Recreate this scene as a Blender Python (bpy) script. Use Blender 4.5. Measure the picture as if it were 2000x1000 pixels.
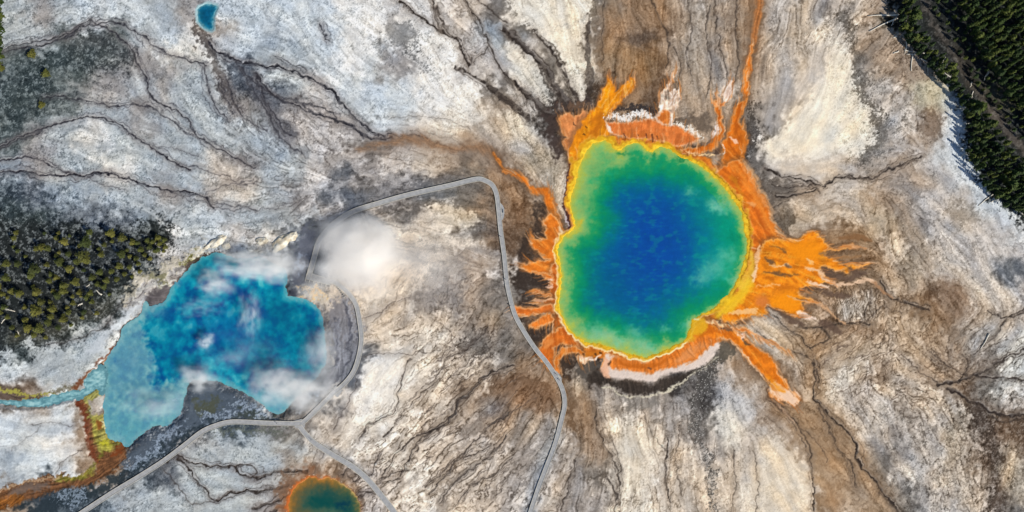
import bpy, bmesh, math, random
import numpy as np
from mathutils import Vector, Matrix

random.seed(7)
for o in list(bpy.data.objects):
    bpy.data.objects.remove(o, do_unlink=True)
scene = bpy.context.scene
COL = scene.collection
PX = 0.28                      # metres per photograph pixel on the ground

def wx(px): return (px - 1000.0) * PX
def wy(py): return (500.0 - py) * PX

# ------------------------------------------------------------------ camera
CAM_H = 640.0
cam_data = bpy.data.cameras.new('camera')
cam = bpy.data.objects.new('camera', cam_data)
COL.objects.link(cam)
cam.location = (0, 0, CAM_H)
cam.rotation_euler = (0, 0, 0)
cam_data.sensor_fit = 'HORIZONTAL'
cam_data.sensor_width = 36.0
cam_data.lens = 36.0 * CAM_H / (2000 * PX)
cam_data.clip_start = 1.0
cam_data.clip_end = 6000.0
scene.camera = cam

# ------------------------------------------------------------------ light
SUN_EL = math.radians(40.0)
SUN_DIR = Vector((0.80, -0.60, 0.0))          # towards the sun, on the ground (lower right)
SUN_DIR.normalize()
to_sun = Vector((SUN_DIR.x * math.cos(SUN_EL), SUN_DIR.y * math.cos(SUN_EL), math.sin(SUN_EL)))
world = bpy.data.worlds.new('World')
scene.world = world
world.use_nodes = True
wn = world.node_tree
wn.nodes.clear()
w_out = wn.nodes.new('ShaderNodeOutputWorld')
w_bg = wn.nodes.new('ShaderNodeBackground')
w_sky = wn.nodes.new('ShaderNodeTexSky')
w_sky.sky_type = 'NISHITA'
w_sky.sun_disc = False
w_sky.sun_elevation = SUN_EL
w_sky.sun_rotation = math.atan2(SUN_DIR.x, SUN_DIR.y)
w_sky.altitude = 2200
w_bg.inputs['Strength'].default_value = 0.10
wn.links.new(w_sky.outputs['Color'], w_bg.inputs['Color'])
wn.links.new(w_bg.outputs['Background'], w_out.inputs['Surface'])
sun_data = bpy.data.lights.new('sun', 'SUN')
sun_data.energy = 4.2
sun_data.angle = math.radians(0.5)
sun_data.color = (1.0, 0.95, 0.87)
sun = bpy.data.objects.new('sun', sun_data)
COL.objects.link(sun)
sun.rotation_euler = to_sun.to_track_quat('Z', 'Y').to_euler()
sun.location = to_sun * 900

vs = scene.view_settings
vs.view_transform = 'Standard'
vs.look = 'None'
vs.gamma = 1.0
vs.exposure = 0.3
vs.use_curve_mapping = False
scene.cycles.volume_bounces = 16
scene.cycles.max_bounces = 20
scene.cycles.volume_max_steps = 128
LIGHT_GAIN = np.array((1.205, 1.232, 1.30), np.float32)              # display brightness of a flat white surface; albedo = display / gain

# ------------------------------------------------------------------ small helpers
def tag(o, label=None, cat=None, group=None, kind=None):
    if label: o['label'] = label
    if cat: o['category'] = cat
    if group: o['group'] = group
    if kind: o['kind'] = kind
    return o

def link(name, me, mat=None, parent=None):
    o = bpy.data.objects.new(name, me)
    COL.objects.link(o)
    if mat is not None and not me.materials:
        me.materials.append(mat)
    if parent is not None:
        o.parent = parent
    return o

def empty(name, loc, rz=0.0):
    o = bpy.data.objects.new(name, None)
    o.empty_display_size = 0.5
    COL.objects.link(o)
    o.location = loc
    o.rotation_euler = (0, 0, rz)
    return o

def mesh_np(name, verts, faces, smooth=False, n=4):
    """Mesh from numpy arrays: verts (v,3), faces (f,n)."""
    me = bpy.data.meshes.new(name)
    f = np.asarray(faces, dtype=np.int32)
    v = np.asarray(verts, dtype=np.float32)
    me.vertices.add(len(v)); me.vertices.foreach_set('co', v.ravel())
    me.loops.add(f.size); me.loops.foreach_set('vertex_index', f.ravel())
    me.polygons.add(len(f))
    me.polygons.foreach_set('loop_start', np.arange(0, f.size, n, dtype=np.int32))
    me.polygons.foreach_set('use_smooth', np.full(len(f), smooth))
    me.update(calc_edges=True)
    return me

def new_mat(name):
    m = bpy.data.materials.new(name)
    m.use_nodes = True
    nt = m.node_tree
    b = nt.nodes['Principled BSDF']
    return m, nt, b

def set_in(b, **kw):
    for k, v in kw.items():
        k = k.replace('_', ' ')
        if k in b.inputs: b.inputs[k].default_value = v

def srgb_lin(c):
    c = np.asarray(c, dtype=np.float32) / 255.0
    return np.where(c <= 0.04045, c / 12.92, ((c + 0.055) / 1.055) ** 2.4)

# ------------------------------------------------------------------ painter raster
STEP = 1.4
X0, X1, Y0, Y1 = -70.0, 2070.0, -50.0, 1050.0
NXR = int((X1 - X0) / STEP) + 1
NYR = int((Y1 - Y0) / STEP) + 1
gx = (X0 + STEP * np.arange(NXR)).astype(np.float32)
gy = (Y0 + STEP * np.arange(NYR)).astype(np.float32)
GX, GY = np.meshgrid(gx, gy)
rng = np.random.default_rng(11)
_fy = np.fft.fftfreq(NYR, d=STEP).astype(np.float32)[:, None]
_fx = np.fft.rfftfreq(NXR, d=STEP).astype(np.float32)[None, :]
_fr = np.sqrt(_fx ** 2 + _fy ** 2)

def noise(scale, p=3.0, band=False):
    """Fractal noise of unit deviation, features about SCALE photograph pixels wide."""
    w = np.fft.rfft2(rng.standard_normal((NYR, NXR)).astype(np.float32))
    f = _fr * scale
    filt = 1.0 / (1.0 + f ** p)
    if band: filt = filt * (f / (1.0 + f)) ** 1.5
    r = np.fft.irfft2(w * filt, s=(NYR, NXR)).astype(np.float32)
    r -= r.mean(); r /= r.std() + 1e-9
    return r

def noise_xy(sx, sy, p=3.0):
    w = np.fft.rfft2(rng.standard_normal((NYR, NXR)).astype(np.float32))
    r = np.fft.irfft2(w / (1.0 + np.sqrt((_fx * sx) ** 2 + (_fy * sy) ** 2) ** p), s=(NYR, NXR)).astype(np.float32)
    r -= r.mean(); r /= r.std(); return r

def blur(a, s):
    return np.fft.irfft2(np.fft.rfft2(a) * np.exp(-2 * (math.pi * _fr * s) ** 2), s=(NYR, NXR)).astype(np.float32)

def sstep(a, b, x):
    t = np.clip((x - a) / (b - a), 0, 1)
    return t * t * (3 - 2 * t)

def samp(a, px, py):
    """Bilinear sample of raster A at photograph coordinates."""
    u = np.clip((px - X0) / STEP, 0, NXR - 1.001); v = np.clip((py - Y0) / STEP, 0, NYR - 1.001)
    i = u.astype(np.int32); j = v.astype(np.int32); fu = u - i; fv = v - j
    if a.ndim == 3: fu = fu[..., None]; fv = fv[..., None]
    return (a[j, i] * (1 - fu) + a[j, i + 1] * fu) * (1 - fv) + (a[j + 1, i] * (1 - fu) + a[j + 1, i + 1] * fu) * fv

N60x, N60y = noise(70), noise(70)
N20x, N20y = noise(22), noise(22)
N8x, N8y = noise(8), noise(8)
N150 = noise(150)
N40 = noise(40)
N14 = noise(14)
N5 = noise(5, 2.0)
N3 = noise(3.5, 2.0)

def win(x0, y0, x1, y1, m):
    i0 = max(0, int((x0 - m - X0) / STEP)); i1 = min(NXR, int((x1 + m - X0) / STEP) + 2)
    j0 = max(0, int((y0 - m - Y0) / STEP)); j1 = min(NYR, int((y1 + m - Y0) / STEP) + 2)
    return (slice(j0, max(j1, j0 + 1)), slice(i0, max(i1, i0 + 1)))

def smooth_line(pts, closed=False, n=4):
    P = np.asarray(pts, dtype=np.float64)
    k = len(P)
    if k < 3: return P
    out = []
    rngk = range(k if closed else k - 1)
    for i in rngk:
        if closed:
            a, b, c, d = P[(i - 1) % k], P[i], P[(i + 1) % k], P[(i + 2) % k]
        else:
            a, b, c, d = P[max(i - 1, 0)], P[i], P[i + 1], P[min(i + 2, k - 1)]
        for t in np.arange(n) / n:
            out.append(0.5 * ((2 * b) + (c - a) * t + (2 * a - 5 * b + 4 * c - d) * t * t + (3 * b - a - 3 * c + d) * t ** 3))
    if not closed: out.append(P[-1])
    return np.array(out)

def warped(sl, warp):
    a, b, c = warp
    return (GX[sl] + a * N60x[sl] + b * N20x[sl] + c * N8x[sl], GY[sl] + a * N60y[sl] + b * N20y[sl] + c * N8y[sl])

def sdf(pts, margin=20, warp=(0, 1.0, 0.8), n=3):
    """Signed distance (inside positive) to a smoothed closed outline, within a window."""
    P = smooth_line(pts, True, n)
    sl = win(P[:, 0].min(), P[:, 1].min(), P[:, 0].max(), P[:, 1].max(), margin + 3 * sum(warp))
    x, y = warped(sl, warp)
    d = np.full(x.shape, 1e9, np.float32); ins = np.zeros(x.shape, bool)
    Q = np.roll(P, -1, 0)
    for (ax, ay), (bx, by) in zip(P, Q):
        ex, ey = bx - ax, by - ay
        l2 = ex * ex + ey * ey + 1e-9
        t = np.clip(((x - ax) * ex + (y - ay) * ey) / l2, 0, 1)
        d = np.minimum(d, (x - ax - t * ex) ** 2 + (y - ay - t * ey) ** 2)
        if ay != by:
            c = (ay > y) != (by > y)
            ins ^= c & (x < ex * (y - ay) / (by - ay) + ax)
    d = np.sqrt(d)
    return sl, np.where(ins, d, -d)

def stroke_d(pts, w, margin=12, warp=(0, 1.5, 1.2), n=4):
    """Distance to a polyline minus its half-width, positive inside."""
    P = np.asarray(pts, dtype=np.float64)
    if np.ndim(w) == 0: W = np.full(len(P), float(w))
    else:
        W = np.interp(np.linspace(0, 1, len(P)), np.linspace(0, 1, len(w)), w)
    S = smooth_line(np.column_stack([P, W]), False, n)
    sl = win(S[:, 0].min(), S[:, 1].min(), S[:, 0].max(), S[:, 1].max(), margin + S[:, 2].max() + 3 * sum(warp))
    x, y = warped(sl, warp)
    best = np.full(x.shape, -1e9, np.float32)
    for (ax, ay, aw), (bx, by, bw) in zip(S[:-1], S[1:]):
        ex, ey = bx - ax, by - ay
        l2 = ex * ex + ey * ey + 1e-9
        t = np.clip(((x - ax) * ex + (y - ay) * ey) / l2, 0, 1)
        d = np.sqrt((x - ax - t * ex) ** 2 + (y - ay - t * ey) ** 2)
        best = np.maximum(best, 0.5 * (aw + (bw - aw) * t) - d)
    return sl, best
# ------------------------------------------------------------------ flow of the runoff (axis angles, degrees, y down)
FLOW = """100,80,-12 250,60,40 300,150,65 350,220,50 450,300,32 150,230,-8 250,250,35 350,320,28 100,335,6 300,365,12 520,128,10
600,155,40 700,235,45 750,268,15 850,285,10 955,297,50 480,200,58 550,270,40 600,350,15 700,330,-5 600,400,-25 500,420,-12 450,380,5
850,50,52 900,120,60 1000,30,40 950,170,50 1020,100,50 1080,150,60 1130,100,75 700,100,45 600,60,50 1200,60,85 1300,80,88 1350,60,85
1400,80,95 1470,80,100 1540,100,100 1600,50,100 1650,150,112 1700,60,150 1720,150,130 1600,250,125 1560,350,5 1650,360,-10 1720,330,-20
1800,330,48 1850,400,60 1700,430,65 1750,470,80 1800,450,65 1650,480,0 1650,600,85 1760,600,75 1800,650,60 1700,700,118 1640,680,130 1780,760,20
1900,650,-40 1950,720,-30 1850,820,60 1950,900,100 1700,850,52 1620,800,50 1580,750,50 1560,900,52 1500,870,60 1450,900,80 1400,850,80
1300,880,92 1230,880,95 1160,850,78 1130,800,72 1080,880,115 1000,850,125 950,800,135 850,800,138 900,900,140 750,850,135 700,800,122
800,700,140 750,650,160 850,580,95 900,700,135 950,640,120 980,780,135 650,850,125 620,900,118 1000,930,122 850,450,0 900,420,10 850,400,-10
100,720,-20 180,680,-32 50,820,12 120,880,-15 80,950,-14 300,920,-35 400,900,15 450,960,0 480,860,0 660,640,100 690,620,100 400,800,20
300,860,-35 1030,560,0 1040,450,45 1000,400,60 1580,520,5 1560,580,20 1480,690,50 1520,740,52 1800,130,60 1600,430,-10 1780,540,75
1680,520,0 1120,380,100 1110,620,70 1480,400,60 1440,330,55 1250,240,90 1400,200,90 1180,180,100 1900,500,55 1950,560,55 1850,560,60
1880,930,85 1780,920,60 60,140,-5 180,140,10 60,420,0 200,430,5 350,440,-5 300,250,30 200,300,5"""
fl = np.array([[float(v) for v in t.split(',')] for t in FLOW.split()])
cs_ = np.zeros((NYR // 8 + 2, NXR // 8 + 2)); sn_ = cs_.copy(); ww_ = cs_.copy()
cx8 = X0 + STEP * 8 * np.arange(cs_.shape[1]); cy8 = Y0 + STEP * 8 * np.arange(cs_.shape[0])
CX8, CY8 = np.meshgrid(cx8, cy8)
for a, b, ang in fl:
    q = 1.0 / ((CX8 - a) ** 2 + (CY8 - b) ** 2 + 300.0) ** 1.6
    cs_ += q * math.cos(2 * math.radians(ang)); sn_ += q * math.sin(2 * math.radians(ang))
def up8(a):
    u = (np.arange(NXR) / 8.0); v = (np.arange(NYR) / 8.0)
    i = u.astype(int); j = v.astype(int); fu = (u - i)[None, :]; fv = (v - j)[:, None]
    A = a[j][:, i]; B = a[j][:, i + 1]; C_ = a[j + 1][:, i]; D_ = a[j + 1][:, i + 1]
    return ((A * (1 - fu) + B * fu) * (1 - fv) + (C_ * (1 - fu) + D_ * fu) * fv).astype(np.float32)
nn = np.sqrt(cs_ ** 2 + sn_ ** 2) + 1e-12
TH = 0.5 * np.arctan2(up8(sn_ / nn), up8(cs_ / nn)) + 0.13 * N20x + 0.20 * N60y
UX = np.cos(TH).astype(np.float32); UY = np.sin(TH).astype(np.float32)

def lic(fields, steps, ds):
    acc = [f.copy() for f in fields]
    uxf, uyf = UX.ravel(), UY.ravel(); ff = [f.ravel() for f in fields]
    base_i, base_j = np.meshgrid(np.arange(NXR, dtype=np.float32), np.arange(NYR, dtype=np.float32))
    for sgn in (1, -1):
        x, y = base_i.copy(), base_j.copy()
        vx, vy = UX * sgn, UY * sgn
        for s in range(steps):
            x += vx * ds; y += vy * ds
            np.clip(x, 0, NXR - 1, out=x); np.clip(y, 0, NYR - 1, out=y)
            k = (y + 0.5).astype(np.int32) * NXR + (x + 0.5).astype(np.int32)
            nx_, ny_ = uxf[k], uyf[k]
            fl_ = np.where(nx_ * vx + ny_ * vy < 0, -1, 1).astype(np.float32)
            vx, vy = nx_ * fl_, ny_ * fl_
            wgt = 0.5 + 0.5 * math.cos(math.pi * s / steps)
            for a, f in zip(acc, ff): a += wgt * f[k]
    out = []
    for a in acc:
        a -= a.mean(); a /= a.std(); out.append(a.astype(np.float32))
    return out

fine_in = rng.standard_normal((NYR, NXR)).astype(np.float32)
LF, LM, LB, LC = lic([fine_in, noise(6, 4, True), noise(15, 4, True), noise(34, 4, True)], 26, 1.7)
def cells(size, aspect, wob):
    """Patches stretched along the flow: distance to the nearest joint, distance from the patch's middle, a random tone per patch."""
    x = GX + wob * (.9 * N20x + .45 * N8x) ; y = GY + wob * (.9 * N20y + .45 * N8y)
    ci_ = np.floor((x - X0) / size).astype(np.int32); cj_ = np.floor((y - Y0) / size).astype(np.int32)
    M_ = 6
    w_ = int((X1 - X0) / size) + 2 * M_ + 4; h_ = int((Y1 - Y0) / size) + 2 * M_ + 4
    jx = X0 + (np.arange(w_)[None, :] - M_ + rng.random((h_, w_))) * size
    jy = Y0 + (np.arange(h_)[:, None] - M_ + rng.random((h_, w_))) * size
    th = samp(UXX, jx, jy), samp(UYY, jx, jy)
    t_ = 0.5 * np.arctan2(th[1], th[0])
    cs = np.cos(t_).astype(np.float32).ravel(); sn = np.sin(t_).astype(np.float32).ravel()
    sc = (0.8 + 0.5 * rng.random((h_, w_))).astype(np.float32).ravel()
    tone = rng.standard_normal((h_, w_)).astype(np.float32).ravel()
    jx = jx.astype(np.float32).ravel(); jy = jy.astype(np.float32).ravel()
    ci_ = np.clip(ci_ + M_, 2, w_ - 3); cj_ = np.clip(cj_ + M_, 2, h_ - 3)
    f1 = np.full(x.shape, 1e9, np.float32); f2 = f1.copy(); tn = np.zeros(x.shape, np.float32)
    ra = 1 / math.sqrt(aspect); rb = math.sqrt(aspect)
    for dj in range(-2, 3):
        for di in range(-2, 3):
            k = (cj_ + dj) * w_ + ci_ + di
            dx = x - jx[k]; dy = y - jy[k]
            u_ = (dx * cs[k] + dy * sn[k]) * ra; v_ = (dy * cs[k] - dx * sn[k]) * rb
            d_ = np.sqrt(u_ * u_ + v_ * v_) * sc[k]
            new = d_ < f1
            f2 = np.where(new, f1, np.minimum(f2, d_)); tn = np.where(new, tone[k], tn); f1 = np.where(new, d_, f1)
    return (f2 - f1) / rb, f1 / size, tn
UXX = np.cos(2 * TH).astype(np.float32); UYY = np.sin(2 * TH).astype(np.float32)
E1, R1, T1 = cells(36, 3.6, 6)
def contour(f, wpx):
    g = np.sqrt(np.gradient(f, axis=0) ** 2 + np.gradient(f, axis=1) ** 2) + 0.015
    return np.exp(-(f / (g * wpx / STEP)) ** 2)
VC = contour(LC + .12 * N14 + .05 * N5, 1.25); VD = contour(LC - .9 + .12 * N14 + .05 * N5, 1.0); VE = contour(LB + .15 * N14 + .08 * N5, .9)
E2, R2, T2 = cells(12, 2.0, 2.5)
VGATE = sstep(-.5, 1.1, N40 * .8 + .7 * N14 + .3 * N20x)
VGATE2 = sstep(-.6, 1.0, N40 * -.7 + .6 * N20y + .3 * N8x)
LS = (.6 * LB + .4 * LM).astype(np.float32)

# ------------------------------------------------------------------ base colours, one letter per 50 px
# palette of ground tones: white, cream, pale blue, blue grey, pale grey and so on
TONES = [
    (233, 230, 225),
    (227, 220, 210),
    (200, 208, 214),
    (158, 170, 182),
    (176, 184, 189),
    (194, 190, 188),
    (158, 153, 151),
    (116, 112, 110),
    (70, 66, 66),
    (98, 105, 116),
    (58, 70, 82),
    (34, 40, 36),
    (206, 194, 180),
    (172, 155, 139),
    (152, 126, 102),
    (108, 86, 68),
    (72, 60, 52),
    (56, 68, 71),
    (96, 106, 108),
]
# one tone number per 50 px square, row by row from the top of the photograph
TONE_GRID = [
    [4, 6, 4, 2, 2, 2, 4, 6, 2, 2, 2, 2, 2, 0, 0, 5, 0, 5, 12, 7, 1, 0, 1, 7, 14, 14, 13, 6, 13, 14, 5, 5, 6, 12, 13, 11, 11, 11, 11, 11],
    [4, 4, 18, 7, 18, 4, 2, 1, 13, 2, 3, 2, 2, 0, 0, 6, 0, 0, 5, 3, 7, 0, 0, 7, 14, 15, 13, 6, 13, 14, 12, 5, 1, 13, 13, 13, 11, 11, 11, 11],
    [18, 17, 17, 17, 7, 6, 6, 4, 4, 9, 4, 4, 2, 0, 2, 6, 0, 0, 5, 5, 5, 7, 0, 6, 14, 15, 13, 6, 13, 13, 12, 5, 1, 7, 13, 13, 7, 11, 11, 11],
    [17, 17, 18, 6, 6, 4, 6, 4, 4, 7, 9, 4, 5, 2, 2, 2, 0, 0, 0, 7, 1, 8, 0, 16, 14, 15, 13, 13, 5, 13, 6, 5, 1, 6, 5, 13, 1, 10, 11, 11],
    [17, 18, 4, 4, 4, 6, 4, 4, 4, 6, 7, 6, 5, 6, 2, 2, 0, 1, 1, 13, 5, 8, 16, 16, 14, 8, 13, 13, 13, 7, 6, 1, 0, 1, 5, 5, 13, 3, 11, 11],
    [18, 6, 4, 1, 4, 4, 4, 4, 4, 4, 3, 6, 5, 5, 7, 13, 1, 1, 13, 12, 5, 6, 16, 14, 14, 14, 14, 13, 13, 8, 1, 0, 0, 1, 6, 5, 13, 2, 17, 11],
    [3, 6, 4, 4, 1, 4, 4, 4, 12, 6, 3, 4, 5, 6, 6, 5, 12, 13, 7, 14, 13, 5, 13, 14, 14, 14, 14, 14, 14, 7, 5, 12, 12, 13, 6, 13, 5, 2, 11, 11],
    [10, 9, 3, 3, 4, 4, 6, 4, 12, 12, 4, 6, 5, 9, 7, 6, 9, 9, 7, 14, 15, 12, 5, 14, 14, 14, 14, 14, 14, 7, 7, 13, 5, 5, 13, 6, 5, 5, 2, 11],
    [17, 17, 10, 9, 9, 3, 4, 4, 2, 4, 4, 4, 6, 9, 12, 7, 12, 1, 7, 14, 15, 14, 7, 14, 14, 14, 14, 14, 14, 14, 7, 12, 5, 12, 13, 6, 5, 12, 5, 2],
    [11, 11, 11, 11, 11, 11, 5, 2, 2, 5, 1, 9, 9, 12, 1, 1, 12, 12, 5, 15, 15, 14, 16, 14, 14, 14, 14, 14, 14, 14, 14, 14, 14, 15, 12, 6, 5, 5, 5, 5],
    [11, 11, 11, 11, 11, 17, 5, 7, 7, 2, 2, 9, 9, 12, 1, 12, 12, 6, 13, 5, 16, 16, 14, 14, 14, 14, 14, 14, 14, 14, 14, 14, 14, 13, 12, 13, 5, 5, 5, 9],
    [11, 11, 11, 11, 17, 5, 6, 7, 2, 2, 2, 9, 12, 12, 12, 12, 12, 6, 13, 7, 7, 16, 14, 14, 14, 14, 14, 14, 14, 14, 14, 14, 13, 5, 12, 13, 15, 5, 5, 5],
    [11, 11, 11, 17, 5, 5, 2, 2, 2, 2, 2, 2, 6, 6, 12, 12, 12, 12, 13, 7, 6, 16, 14, 14, 14, 14, 14, 14, 13, 12, 5, 13, 15, 12, 12, 12, 15, 13, 5, 5],
    [17, 4, 4, 4, 2, 2, 2, 2, 2, 2, 2, 2, 6, 9, 12, 1, 1, 12, 6, 7, 7, 16, 15, 14, 14, 14, 14, 12, 13, 12, 12, 12, 13, 5, 12, 12, 13, 15, 6, 2],
    [2, 4, 4, 4, 2, 2, 2, 2, 2, 2, 2, 2, 9, 9, 1, 0, 1, 12, 12, 6, 14, 13, 7, 16, 16, 16, 8, 7, 13, 14, 14, 12, 5, 5, 13, 12, 13, 13, 7, 2],
    [15, 13, 2, 13, 2, 2, 2, 9, 9, 9, 2, 3, 9, 12, 0, 0, 12, 12, 13, 14, 13, 13, 13, 6, 6, 6, 6, 8, 5, 13, 14, 13, 12, 5, 5, 5, 12, 15, 7, 5],
    [2, 2, 2, 14, 2, 2, 2, 9, 10, 10, 7, 7, 12, 1, 0, 1, 12, 12, 6, 13, 6, 6, 13, 12, 1, 12, 6, 7, 1, 5, 13, 14, 13, 5, 5, 6, 5, 12, 15, 15],
    [2, 2, 0, 14, 14, 9, 9, 6, 4, 4, 4, 4, 12, 1, 1, 1, 12, 12, 5, 5, 6, 5, 6, 6, 1, 1, 12, 6, 12, 5, 5, 13, 14, 12, 6, 5, 5, 12, 13, 15],
    [3, 2, 2, 14, 14, 10, 9, 4, 4, 4, 4, 13, 14, 14, 12, 1, 1, 12, 12, 12, 6, 5, 6, 7, 1, 1, 12, 12, 12, 5, 1, 12, 13, 14, 7, 5, 5, 12, 15, 12],
    [14, 10, 10, 10, 3, 4, 4, 4, 4, 4, 6, 13, 14, 14, 5, 12, 1, 12, 12, 12, 5, 12, 6, 6, 1, 1, 12, 12, 12, 1, 1, 1, 14, 5, 13, 7, 5, 12, 12, 7],
]
grid = np.array([[TONES[k_] for k_ in row] for row in TONE_GRID], dtype=np.float32)
bxw = GX + 11 * N60x + 8 * N20x + 3 * N8x + 4 * UX * LB
byw = GY + 11 * N60y + 8 * N20y + 3 * N8y + 4 * UY * LB
u = np.clip((bxw - 25) / 50, 0, 38.999); v = np.clip((byw - 25) / 50, 0, 18.999)
i = u.astype(int); j = v.astype(int)
fu = sstep(0.1, 0.9, u - i)[..., None]; fv = sstep(0.1, 0.9, v - j)[..., None]
C = (grid[j, i] * (1 - fu) + grid[j, i + 1] * fu) * (1 - fv) + (grid[j + 1, i] * (1 - fu) + grid[j + 1, i + 1] * fu) * fv
del bxw, byw, u, v, fu, fv
MATS = np.zeros((NYR, NXR), np.float32)
HT = np.zeros((NYR, NXR), np.float32)          # relief, metres

def splats(txt, default=0.0):
    """Smooth field from 'x,y,r,value' splats over a default."""
    num = np.full(CX8.shape, default * 0.05); den = np.full(CX8.shape, 0.05)
    for t in txt.split():
        a, b, r, q = (float(z) for z in t.split(','))
        g = np.exp(-((CX8 - a) ** 2 + (CY8 - b) ** 2) / (r * r))
        num += g * q; den += g
    return up8(num / den)

# where runoff lines, and scrubby mottling, are strong
VEIN0 = splats("""800,820,140,1 950,860,120,1 900,700,100,.8 700,830,60,.9 620,800,50,.5 1000,930,90,.9 730,740,50,.25 1250,900,120,.7 1420,900,90,.7
1080,900,60,.7 1650,620,110,1 1750,560,80,1 1720,700,80,.9 1680,460,60,1 1850,700,90,.9 1950,800,120,.9 1900,950,90,.8 1750,920,90,.5 1620,900,90,.6
1540,930,60,.25 1300,70,140,.55 1400,100,90,.6 1200,90,70,.4 1520,80,60,.7 1620,60,60,.7 1600,220,70,.05 1650,380,60,.6 1800,400,80,.5 1730,140,80,.9
1900,420,60,.4 950,100,90,.7 1060,130,70,.7 1050,250,60,.4 600,280,100,.7 540,210,70,.9 650,380,110,.7 500,380,80,.5 800,330,80,.8 850,420,90,.5
700,130,90,.25 550,60,80,.3 450,60,60,.15 330,80,60,.2 200,280,120,.2 350,300,100,.3 100,120,90,.3 70,820,90,.25 120,730,90,.2 430,900,80,.25
640,640,60,.7 400,820,70,.5 800,560,80,.5 990,420,60,.7 1030,520,50,.4 1900,580,70,.3 1280,300,200,.4 1500,620,80,.3""", 0.4)
MOT = splats("""100,150,120,1 60,420,120,1 250,430,90,1 350,400,80,.8 300,330,90,.6 450,180,80,.8 520,60,90,.7 620,100,90,.6 780,90,60,.7 700,180,60,.5
430,30,60,.8 450,450,50,.6 220,650,70,.9 120,720,70,.6 520,860,60,.7 300,960,60,.8 420,800,60,1 250,930,60,.9 1100,200,50,1 1380,780,40,1
1700,230,50,.9 1680,290,40,.9 1740,180,70,.8 1850,330,70,.6 1900,480,70,.5 1850,900,90,.8 1950,850,80,.8 900,680,60,.6 650,650,50,.6 1080,220,60,.8
800,800,150,.1 1250,880,120,.3 1600,240,70,.1 1620,920,60,.2 1000,60,80,.3 730,750,60,.1 70,850,70,.2""", 0.35)

NET = splats("""1650,610,50,1 1690,600,40,1 1760,570,60,1 1700,650,70,.9 1640,680,60,.7 1660,720,60,.8 1750,700,70,.8 1830,720,80,.8 1950,720,80,.8 1690,440,40,1 1740,500,60,.9
1690,500,40,.7 1250,120,60,.5 1340,60,60,.5 1800,640,60,.6 1900,640,60,.5 900,680,40,.9 940,650,40,.9 870,640,50,.6 1560,620,40,.4 1780,480,60,.6 1000,760,50,.6 970,420,40,.5 1020,440,40,.5
1700,200,60,.5 1750,150,50,.5 1880,820,80,.6 1900,950,80,.6 1200,120,60,.4 1300,300,300,.1 1000,150,80,.2 300,200,250,.08 500,500,200,.1 700,850,100,.35 1250,900,100,.15""", 0.15)

STK = splats("""1200,60,80,1 1280,100,80,1 1350,80,80,1 1430,80,80,1 1520,80,80,.8 1230,150,60,.8 1140,830,60,1 1160,900,60,.9 1050,860,70,.6 900,310,80,.6 960,330,60,.9 1010,400,60,.9 1020,470,60,.9
1640,500,60,.9 1590,620,70,.8 1540,740,60,.8 1600,830,70,.8 1870,560,60,.8 1250,880,90,.6 1000,760,60,.8 560,230,100,.5 620,300,100,.5 1600,60,70,.6 1780,600,60,.4""", 0.1)

def mix(sl, m, col):
    m = np.clip(m, 0, 1)[..., None]
    C[sl] += (np.asarray(col, np.float32) - C[sl]) * m

def poly(pts, col, soft=4, op=1.0, warp=(0, 1.5, 1.2), lic_=0.0, mot=0.0, h=0.0, grow=0.0, vary=0.0):
    sl, d = sdf(pts, soft * 2 + 10, warp)
    d = d + grow
    if lic_: d = d + lic_ * .55 * LS[sl]
    if mot: d = d + mot * N5[sl]
    m = sstep(-soft, soft, d)
    col_ = np.asarray(col, np.float32)
    if vary: col_ = col_ * (1 + vary * (0.6 * LM[sl] + 0.4 * N14[sl]))[..., None]
    mm = np.clip(m * op, 0, 1)[..., None]
    C[sl] += (col_ - C[sl]) * mm
    if h: HT[sl] += h * m
    return sl, m

def line(pts, w, col, soft=1.6, op=1.0, warp=(0, 1.6, 1.6), lic_=0.0, mot=0.0, h=0.0, vary=0.0, gate=0.0):
    sl, d = stroke_d(pts, w, soft * 2 + 8, warp)
    if lic_: d = d + lic_ * .55 * LS[sl]
    if mot: d = d + mot * N3[sl]
    m = sstep(-soft, soft, d)
    if gate: m = m * (1 - gate * sstep(-.2, 1.2, N14[sl] * .7 + N20x[sl] * .5 + .4 * N5[sl]))
    col_ = np.asarray(col, np.float32)
    if vary: col_ = col_ * (1 + vary * (0.6 * LM[sl] + 0.4 * N14[sl]))[..., None]
    mm = np.clip(m * op, 0, 1)[..., None]
    C[sl] += (col_ - C[sl]) * mm
    if h: HT[sl] += h * m
    return sl, m

def P(s):
    return [tuple(float(q) for q in t.split(',')) for t in s.split()]

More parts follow.
